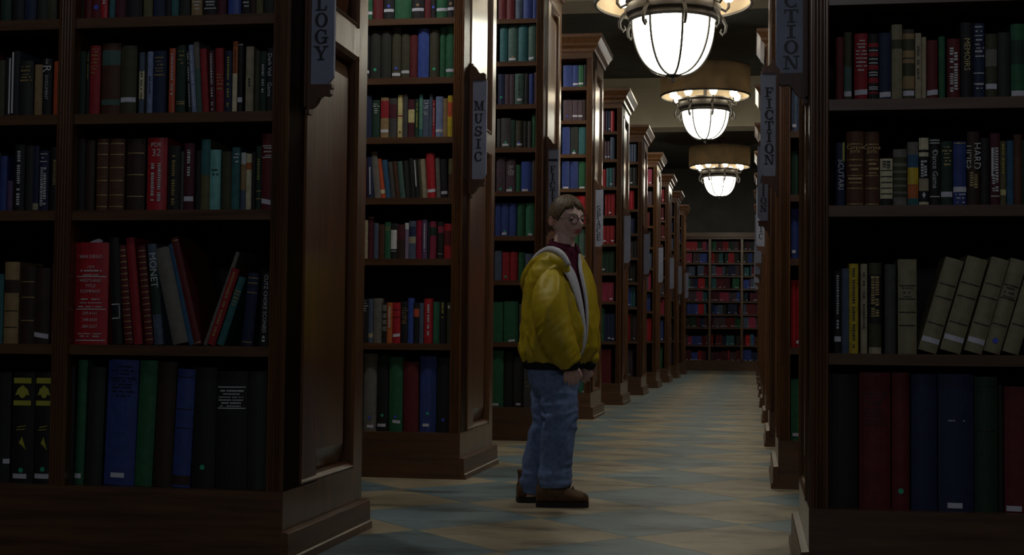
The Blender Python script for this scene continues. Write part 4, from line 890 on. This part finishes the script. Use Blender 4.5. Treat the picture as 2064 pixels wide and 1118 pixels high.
tag(person, 'boy in yellow hooded jacket, jeans and round glasses standing in the aisle', 'person')
at_ = person.data.color_attributes.new('tone', 'FLOAT_COLOR', 'POINT')
lipc = hp(.094, 0, -.051); skin0 = Vector((.82, .58, .51))
for i, v in enumerate(person.data.vertices):
    q = v.co-HC; f, l, u = q.dot(HF), q.dot(HL), q.dot(HU); c = skin0.copy()
    if f > .05:
        lp = G(l, .019)*(G(u+.0595, .0050)+G(u+.0695, .0055)); c = c.lerp(Vector((.40, .075, .085)), min(1, lp*1.4)*.95)
        ck = (G(l-.040, .02)+G(l+.040, .02))*G(u+.045, .022); c = c.lerp(Vector((.50, .22, .18)), ck*.5)
        eb = (G(l-.030, .017)+G(l+.030, .017))*G(u-.010, .0045); c = c.lerp(Vector((.16, .10, .06)), min(1, eb)*.75)
    if abs(l) > .066 and abs(u+.018) < .04 and -.04 < f < .01: c = c.lerp(Vector((.52, .17, .14)), .6)
    if v.co.z < 0.72: c = c.lerp(Vector((.48, .24, .19)), .5)
    at_.data[i].color = (*c, 1)
# eyes
M_EYE, nt, bb = nodes('eye'); bb.inputs['Roughness'].default_value = 0.12
tc = nt.nodes.new('ShaderNodeTexCoord'); sp_ = nt.nodes.new('ShaderNodeSeparateXYZ'); nt.links.new(tc.outputs['Object'], sp_.inputs[0])
nt.links.new(ramp(nt, sp_.outputs[0], [(0.0, (.62, .58, .55)), (0.0111, (.62, .58, .55)), (0.0113, (.08, .11, .12)), (0.0121, (.08, .11, .12)), (0.0122, (.004, .004, .004))]), bb.inputs['Base Color'])
M_LID = plain('eyelid_skin', (.52, .32, .26), .5)
rot = Matrix((HF, HL, HU)).transposed().to_4x4()
for sgn in (-1, 1):
    e = MB().lathe([(0.0, -.0125)]+[(.0125*math.cos(t), .0125*math.sin(t)) for t in [-PI/2+PI*k/12 for k in range(1, 12)]]+[(0.0, .0125)], 20).build('eye', M_EYE, person, True)
    for nm_, pr_ in (('upper_eyelid', (18, 88)), ('lower_eyelid', (-88, -30))):
        q = [(.0136*math.cos(math.radians(t)), .0136*math.sin(math.radians(t))) for t in [pr_[0]+(pr_[1]-pr_[0])*k/6 for k in range(7)]]
        ld = MB().lathe(q, 20).build(nm_, M_LID, person, True); ld.matrix_world = Matrix.Translation(hp(.0690, sgn*.030, -.011)) @ rot
    e.matrix_world = Matrix.Translation(hp(.0690, sgn*.030, -.011)) @ rot
# hair: a cap of locks over the skull with a swept fringe
def hairline(d):
    f, l, u = skull(d)
    th = math.atan2(abs(d[1]), d[0])            # 0 front .. pi back
    if th < 0.75: lim = 0.050 - 0.010*math.sin(d[1]*9+.6)
    elif th < 1.30: lim = 0.044 - (th-.75)/.55*0.056
    elif th < 1.70: lim = -0.012 + 0.016*min(1, (th-1.30)/.2)
    else: lim = 0.004 - min(1, (th-1.70)/.55)*0.052
    return u-lim
def hairfn(d):
    p = skull(d); k = hairline(d)
    az = math.atan2(d[1], d[0]-.15); 
    n1 = noise.noise(Vector((az*9, d[2]*1.6, 3)))*.6 + noise.noise(Vector((az*26, d[2]*2.5, 9)))*.5 + noise.noise(Vector((az*60, d[2]*4, 1)))*.25
    t = 0.0085 + 0.0035*n1 + 0.006*max(0, d[2])*(1-abs(d[1]))
    if k < 0: t = max(-0.012, t + k*1.2 + .003*n1)
    L_ = math.sqrt(sum(q*q for q in p)); return [q*(1+t/L_) for q in p]
vs, fs = sph(hairfn, 180, 90)
hm = MB(); hm.add(vs, fs)
for k in range(46):                               # fringe and temple wisps
    rr = random.Random(k*13+1); l0 = rr.uniform(-.052, .052); u0 = .062+rr.uniform(-.006, .01); sw = rr.uniform(-.004, .022)
    ln = rr.uniform(.016, .034)
    def onface(l, u, off):
        dd = Vector((math.sqrt(max(.05, 1-(l/.071)**2-(u/.094)**2)), l/.071, u/.094)); p = skull(dd.normalized()); return hp(p[0]+off, l, u)
    hm.tube([onface(l0, u0, .004), onface(l0+sw*.4, u0-ln*.5, .007), onface(l0+sw, u0-ln, .003)], [.005, .004, .0012], 6)
ho = hm.build('hair', M_HAIR, person, True)
# glasses
gl = empty('glasses', (0, 0, 0)); gl.parent = person; gl['label'] = 'round wire-rimmed glasses'
for sgn in (-1, 1):
    c = (.0945, sgn*.0305, -.012)
    rim = MB().tube([hp(c[0]-.008*(math.cos(t)*sgn if False else 0)-abs(math.cos(t)*.0225+0)*0.0, c[1]+.0235*math.cos(t), c[2]+.0235*math.sin(t)) for t in [2*PI*k/24 for k in range(25)]], 0.0014, 6, caps=False).build('rim', M_WIRE, gl, True)
    lens = MB(); pts = [hp(c[0], c[1]+.0228*math.cos(2*PI*k/24), c[2]+.0228*math.sin(2*PI*k/24)) for k in range(24)]
    ml = bpy.data.materials.get('lens_glass')
    if not ml:
        ml, nt, bb = nodes('lens_glass'); bb.inputs['Transmission Weight'].default_value = 1.0; bb.inputs['Roughness'].default_value = 0.02; bb.inputs['IOR'].default_value = 1.1; bb.inputs['Base Color'].default_value = (.95, .97, .97, 1); bb.inputs['Specular IOR Level'].default_value = 1.0
    lens.prism(pts, HF*0.0012); lens.build('lens', ml, gl)
    MB().tube([hp(.093, sgn*.054, -.008), hp(.080, sgn*.064, -.007), hp(.03, sgn*.0745, -.006), hp(-.006, sgn*.0755, -.004), hp(-.02, sgn*.073, -.018)], 0.0013, 6).build('temple_arm', M_WIRE, gl, True)
MB().tube([hp(.093, -.0075, -.009), hp(.101, -.003, -.006), hp(.101, .003, -.006), hp(.093, .0075, -.009)], 0.0013, 6).build('bridge', M_WIRE, gl, True)

# ---- shirt
JR = [(733,1117,.140,.130,1,5),(720,1120,.158,.160,1,5),(700,1125,.168,.182,1,5),(660,1128,.170,.186,0,8),(610,1129,.165,.172,-4,17),(570,1128,.160,.152,-4,24),(545,1128,.150,.130,-4,33),(526,1130,.128,.106,-10,48),(510,1133,.095,.084,-20,62)]
sh_ = MB()
sh_.loft([ring(pp(cx, y), a*.90-.004, b*.90-.002) for y, cx, a, b, g0, g1 in JR if y >= 515] + [ring(pp(1134, 511), .085, .078), ring(pp(1136, 503), .066, .062), ring(pp(1137, 493), .059, .057, tilt=.012)])
shirt = remesh(sh_, 0.006, 'shirt', M_SHIRT, person, 2, lambda c: .0025*noise.noise(c*14))
cl = MB()
def colring(y, r1, r2, tl, n=36): return ring(pp(1137, y), r1, r2, math.radians(14), math.radians(346), n, False, tl)
r0, r1, r2 = colring(487, .060, .058, .017), colring(490, .067, .067, .020), colring(506, .076, .080, .028)
for A_, B_ in ((r0, r1), (r1, r2)):
    o_ = len(cl.v); cl.add(A_+B_, [(k, k+1, 36+k+1, 36+k) for k in range(35)])
co = cl.build('collar', M_SHIRT, shirt, True); so_ = co.modifiers.new('t', 'SOLIDIFY'); so_.thickness = 0.005

# ---- jacket
jk = MB(); N = 56
outer, inner = [], []
for y, cx, a, b, g0, g1 in JR:
    t0, t1 = math.radians(g1), math.radians(360+g0)
    outer.append(ring(pp(cx, y), a, b, t0, t1, N, False)); inner.append(ring(pp(cx, y), a-.020, b-.020, t0, t1, N, False))
rings = [outer[i]+inner[i][::-1] for i in range(len(JR))]
jk.loft(rings)
SL_R = [(1116,556,-.09,.048), (1110,578,-.135,.066), (1109,615,-.175,.081), (1115,650,-.19,.079), (1124,682,-.195,.074), (1136,710,-.195,.068), (1144,726,-.19,.058), (1149,736,-.185,.044)]
SL_L = [(1146,550,.10,.065), (1164,580,.12,.070), (1176,625,.12,.070), (1181,670,.10,.066), (1183,708,.075,.062), (1180,734,.06,.046)]
HRIM = [(1146,532,-.13), (1134,512,-.12), (1118,502,-.09), (1103,502,-.05), (1086,513,.0), (1071,535,.045), (1066,556,.10), (1080,566,.17), (1110,556,.21), (1140,536,.18), (1160,522,.11), (1171,528,.02)]
def spl(P, n=6):
    out = []; m_ = len(P)
    for i in range(m_-1):
        p0, p1, p2, p3 = P[max(i-1, 0)], P[i], P[i+1], P[min(i+2, m_-1)]
        for k in range(n):
            t = k/n; out.append(tuple(.5*((2*b_)+(-a_+c_)*t+(2*a_-5*b_+4*c_-d_)*t*t+(-a_+3*b_-3*c_+d_)*t**3) for a_, b_, c_, d_ in zip(p0, p1, p2, p3)))
    out.append(P[-1]); return out
hr = [pp(*q) for q in spl(HRIM)]
ctr = pp(1130, 530)
nh = len(hr)
hd = MB()
hd.tube([p+Vector((0, 0, -.043))+(p-ctr)*-.05 for p in hr], [.010+.036*math.sin(PI*k/(nh-1))**.7 for k in range(nh)], 18)
hd.tube([pp(1068, 564, .06), pp(1082, 566, -.03), pp(1098, 553, -.10), pp(1114, 545, -.125), pp(1124, 538, -.125)], [.034, .036, .030, .020, .010], 14)
def ridge(v): return .42-2*abs(noise.noise(v))
def folds(c):
    z = c.z; e = .009*ridge(Vector(((c.x-c.z*.35)*10+3, c.y*6, (c.z+c.x*.5)*3.2)))
    e += .0055*ridge(Vector(((c.x+c.z*.6)*18, c.y*12, (c.z-c.x)*7)))
    lo = max(0, 1-abs(z-.69)/.085); e += .010*lo*math.sin(math.atan2(c.y-PY, c.x+.86)*15+noise.noise(c*9)*3)
    return e
def sfolds(c):                                   # long folds down the sleeve, creases towards the cuff
    w = max(0, min(1, (.86-c.z)/.2))
    e = .011*ridge(Vector(((c.x-c.z*.16)*12, c.y*8, c.z*2.6+1)))
    e += .009*w*ridge(Vector((c.x*8, c.y*8, (c.z-c.x*.8)*20)))+.0025*noise.noise(Vector((c.x*30, c.y*30, c.z*14)))
    return e
jacket = remesh(jk, 0.0065, 'jacket', M_YEL, person, 4, folds); jacket['label'] = 'bright yellow hooded jacket with bloused waist'
for S_ in (SL_R, SL_L):
    t_ = MB(); t_.tube([pp(*q) for q in spl([q[:3] for q in S_], 3)], [q[0] for q in spl([(q[3],) for q in S_], 3)], 28)
    remesh(t_, 0.006, 'sleeve', M_YEL, jacket, 3, sfolds)
remesh(hd, 0.006, 'hood', M_YEL, jacket, 4, lambda c: .005*ridge(Vector((c.x*9, c.y*9, c.z*14))))
MB().tube([p+Vector((0, 0, -.004)) for p in hr], [.013+.004*math.sin(PI*k/(nh-1)) for k in range(nh)], 12).build('hood_lining', M_LIN, jacket, True)
for side_ in (1, 0):                            # fleece edges of the open front
    b = MB(); A_, B_ = [], []
    for y, cx, a, b_, g0, g1 in JR[1:]:
        wdt = (24 if y < 560 else 17 if y < 600 else 11) if side_ else 6
        if y > 640: wdt = 5 if side_ else 2
        e0 = g1+1 if side_ else g0-1; e1 = g1-wdt if side_ else g0+wdt
        c = pp(cx, y); 
        for lst, g in ((A_, e0), (B_, e1)):
            t = math.radians(g); rr_ = (1.03 if y < 560 else 1.0) if lst is A_ else .985
            lst.append(c + TF*(b_*rr_*math.cos(t)) + TR*(a*rr_*math.sin(t)))
    n_ = len(A_); b.add(A_+B_, [(k, k+1, n_+k+1, n_+k) for k in range(n_-1)])
    o = b.build('front_lining', M_LIN, jacket, True)
    sd = o.modifiers.new('t', 'SOLIDIFY'); sd.thickness = .014; sd.offset = 0
    sb_ = o.modifiers.new('s', 'SUBSURF'); sb_.levels = 2; sb_.render_levels = 2
MB().loft([ring(pp(1116, 726), .138, .132), ring(pp(1116, 733), .142, .136), ring(pp(1116, 740), .140, .134), ring(pp(1116, 744), .130, .124)], caps=False).build('waistband', M_RIB, jacket, True)
MB().tube([pp(1146, 729, -.185), pp(1149, 737, -.183), pp(1150, 744, -.18)], [.050, .046, .036], 20).build('cuff', M_RIB, jacket, True)
MB().tube([pp(1181, 731, .06), pp(1180, 738, .058), pp(1178, 744, .055)], [.048, .043, .032], 20).build('cuff', M_RIB, jacket, True)

# ---- jeans
jn = MB()
jn.loft([ring(pp(1117, 722), .125, .105), ring(pp(1118, 745), .128, .105), ring(pp(1118, 775), .125, .102), ring(pp(1117, 800), .09, .075)])
JN_R = [(1125,760,-.045,.090), (1125,800,-.06,.084), (1127,850,-.065,.080), (1123,900,-.055,.073), (1120,940,-.048,.069), (1118,960,-.045,.076), (1117,974,-.045,.075), (1117,981,-.045,.064)]
JN_L = [(1111,760,.045,.088), (1107,800,.06,.080), (1101,850,.07,.073), (1089,900,.085,.070), (1078,945,.095,.063), (1071,970,.10,.062), (1069,988,.10,.060), (1069,994,.10,.050)]
for A in (JN_R, JN_L): jn.tube([pp(x, y, d) for x, y, d, r in A], [q[3] for q in A], 22)
def jfold(c):
    e = .009*ridge(Vector((c.x*9+c.z*2.5, c.y*8, c.z*4)))
    lo = max(0, 1-c.z/.24); e += .014*lo*ridge(Vector((c.x*4, c.y*4, c.z*26)))
    kn = max(0, 1-abs(c.z-.42)/.16); e += .014*kn*ridge(Vector((c.x*5+c.z*7, c.y*5, c.z*16-c.x*8)))
    hp_ = max(0, 1-abs(c.z-.60)/.07); e += .006*hp_*ridge(Vector((c.x*9, c.y*9, c.z*6-c.x*14)))
    return e
jeans = remesh(jn, 0.0065, 'jeans', M_JEAN, person, 4, jfold); jeans['label'] = 'faded blue denim jeans'

# ---- boots
def boot(heel, toe, ankle, name):
    h0, t0 = Vector(heel), Vector(toe); ax = (t0-h0); Lb = ax.length; ax.normalize(); sd = Vector((-ax.y, ax.x, 0))
    prof = [(.00, .030, .085, .028), (.06, .038, .110, .036), (.20, .041, .125, .040), (.36, .043, .124, .042), (.50, .046, .110, .042), (.64, .048, .088, .038), (.78, .049, .074, .036), (.90, .043, .066, .032), (.97, .030, .056, .026), (1.0, .014, .042, .022)]
    b = MB(); rg = []
    for s, wd_, ht, _ in prof:
        c = h0+ax*(s*Lb); q = []
        for k in range(20):
            t = 2*PI*k/20; ct, st = math.cos(t), math.sin(t)
            z = .016 + (ht-.016)*(.5+.5*st); wq = wd_*(abs(ct)**.7)*(1 if ct > 0 else -1)*(1-.22*max(0, st))
            q.append(c+sd*wq+Vector((0, 0, z)))
        rg.append(q)
    b.loft(rg)
    ac = h0+ax*(.26*Lb); b.tube([ac+Vector((0, 0, .05)), ac+Vector((0, 0, .10))-ax*.006, ac+Vector((0, 0, .128))-ax*.008, ac+Vector((0, 0, .152))-ax*.010], [.047, .048, .049, .051], 18)
    o = remesh(b, .005, name, M_BOOT, person, 3, lambda c: .0015*noise.noise(c*40)); o['label'] = 'brown leather ankle boot'
    # sole
    out = []
    for s, wd_, ht, _ in prof: out.append(h0+ax*(s*Lb)+sd*(wd_+.004))
    for s, wd_, ht, _ in prof[::-1]: out.append(h0+ax*(s*Lb)-sd*(wd_+.004))
    MB().prism([p+Vector((0, 0, 0.0)) for p in out], (0, 0, .022)).build('sole', M_SOLE, o)
    MB().tube([h0+ax*(.56*Lb)+Vector((0, 0, .100)), h0+ax*(.50*Lb)+Vector((0, 0, .132)), h0+ax*(.53*Lb)+Vector((0, 0, .165))], [(.020, .007), (.024, .008), (.020, .007)], 12).build('tongue', M_TONG, o, True)
    for k in range(4):
        c = h0+ax*((.52+.060*k)*Lb)+Vector((0, 0, .128-.014*k)); MB().tube([c-sd*.024+Vector((0, 0, -.008)), c+Vector((0, 0, .004)), c+sd*.024+Vector((0, 0, -.008))], .0032, 6).build('lace', M_SOLE, o, True)
    return o
boot((-.945, 6.285, 0), (-.715, 6.325, 0), None, 'boot')
boot((-1.055, 6.43, 0), (-.835, 6.50, 0), None, 'boot')
# the eyes, hair etc. ride on the person
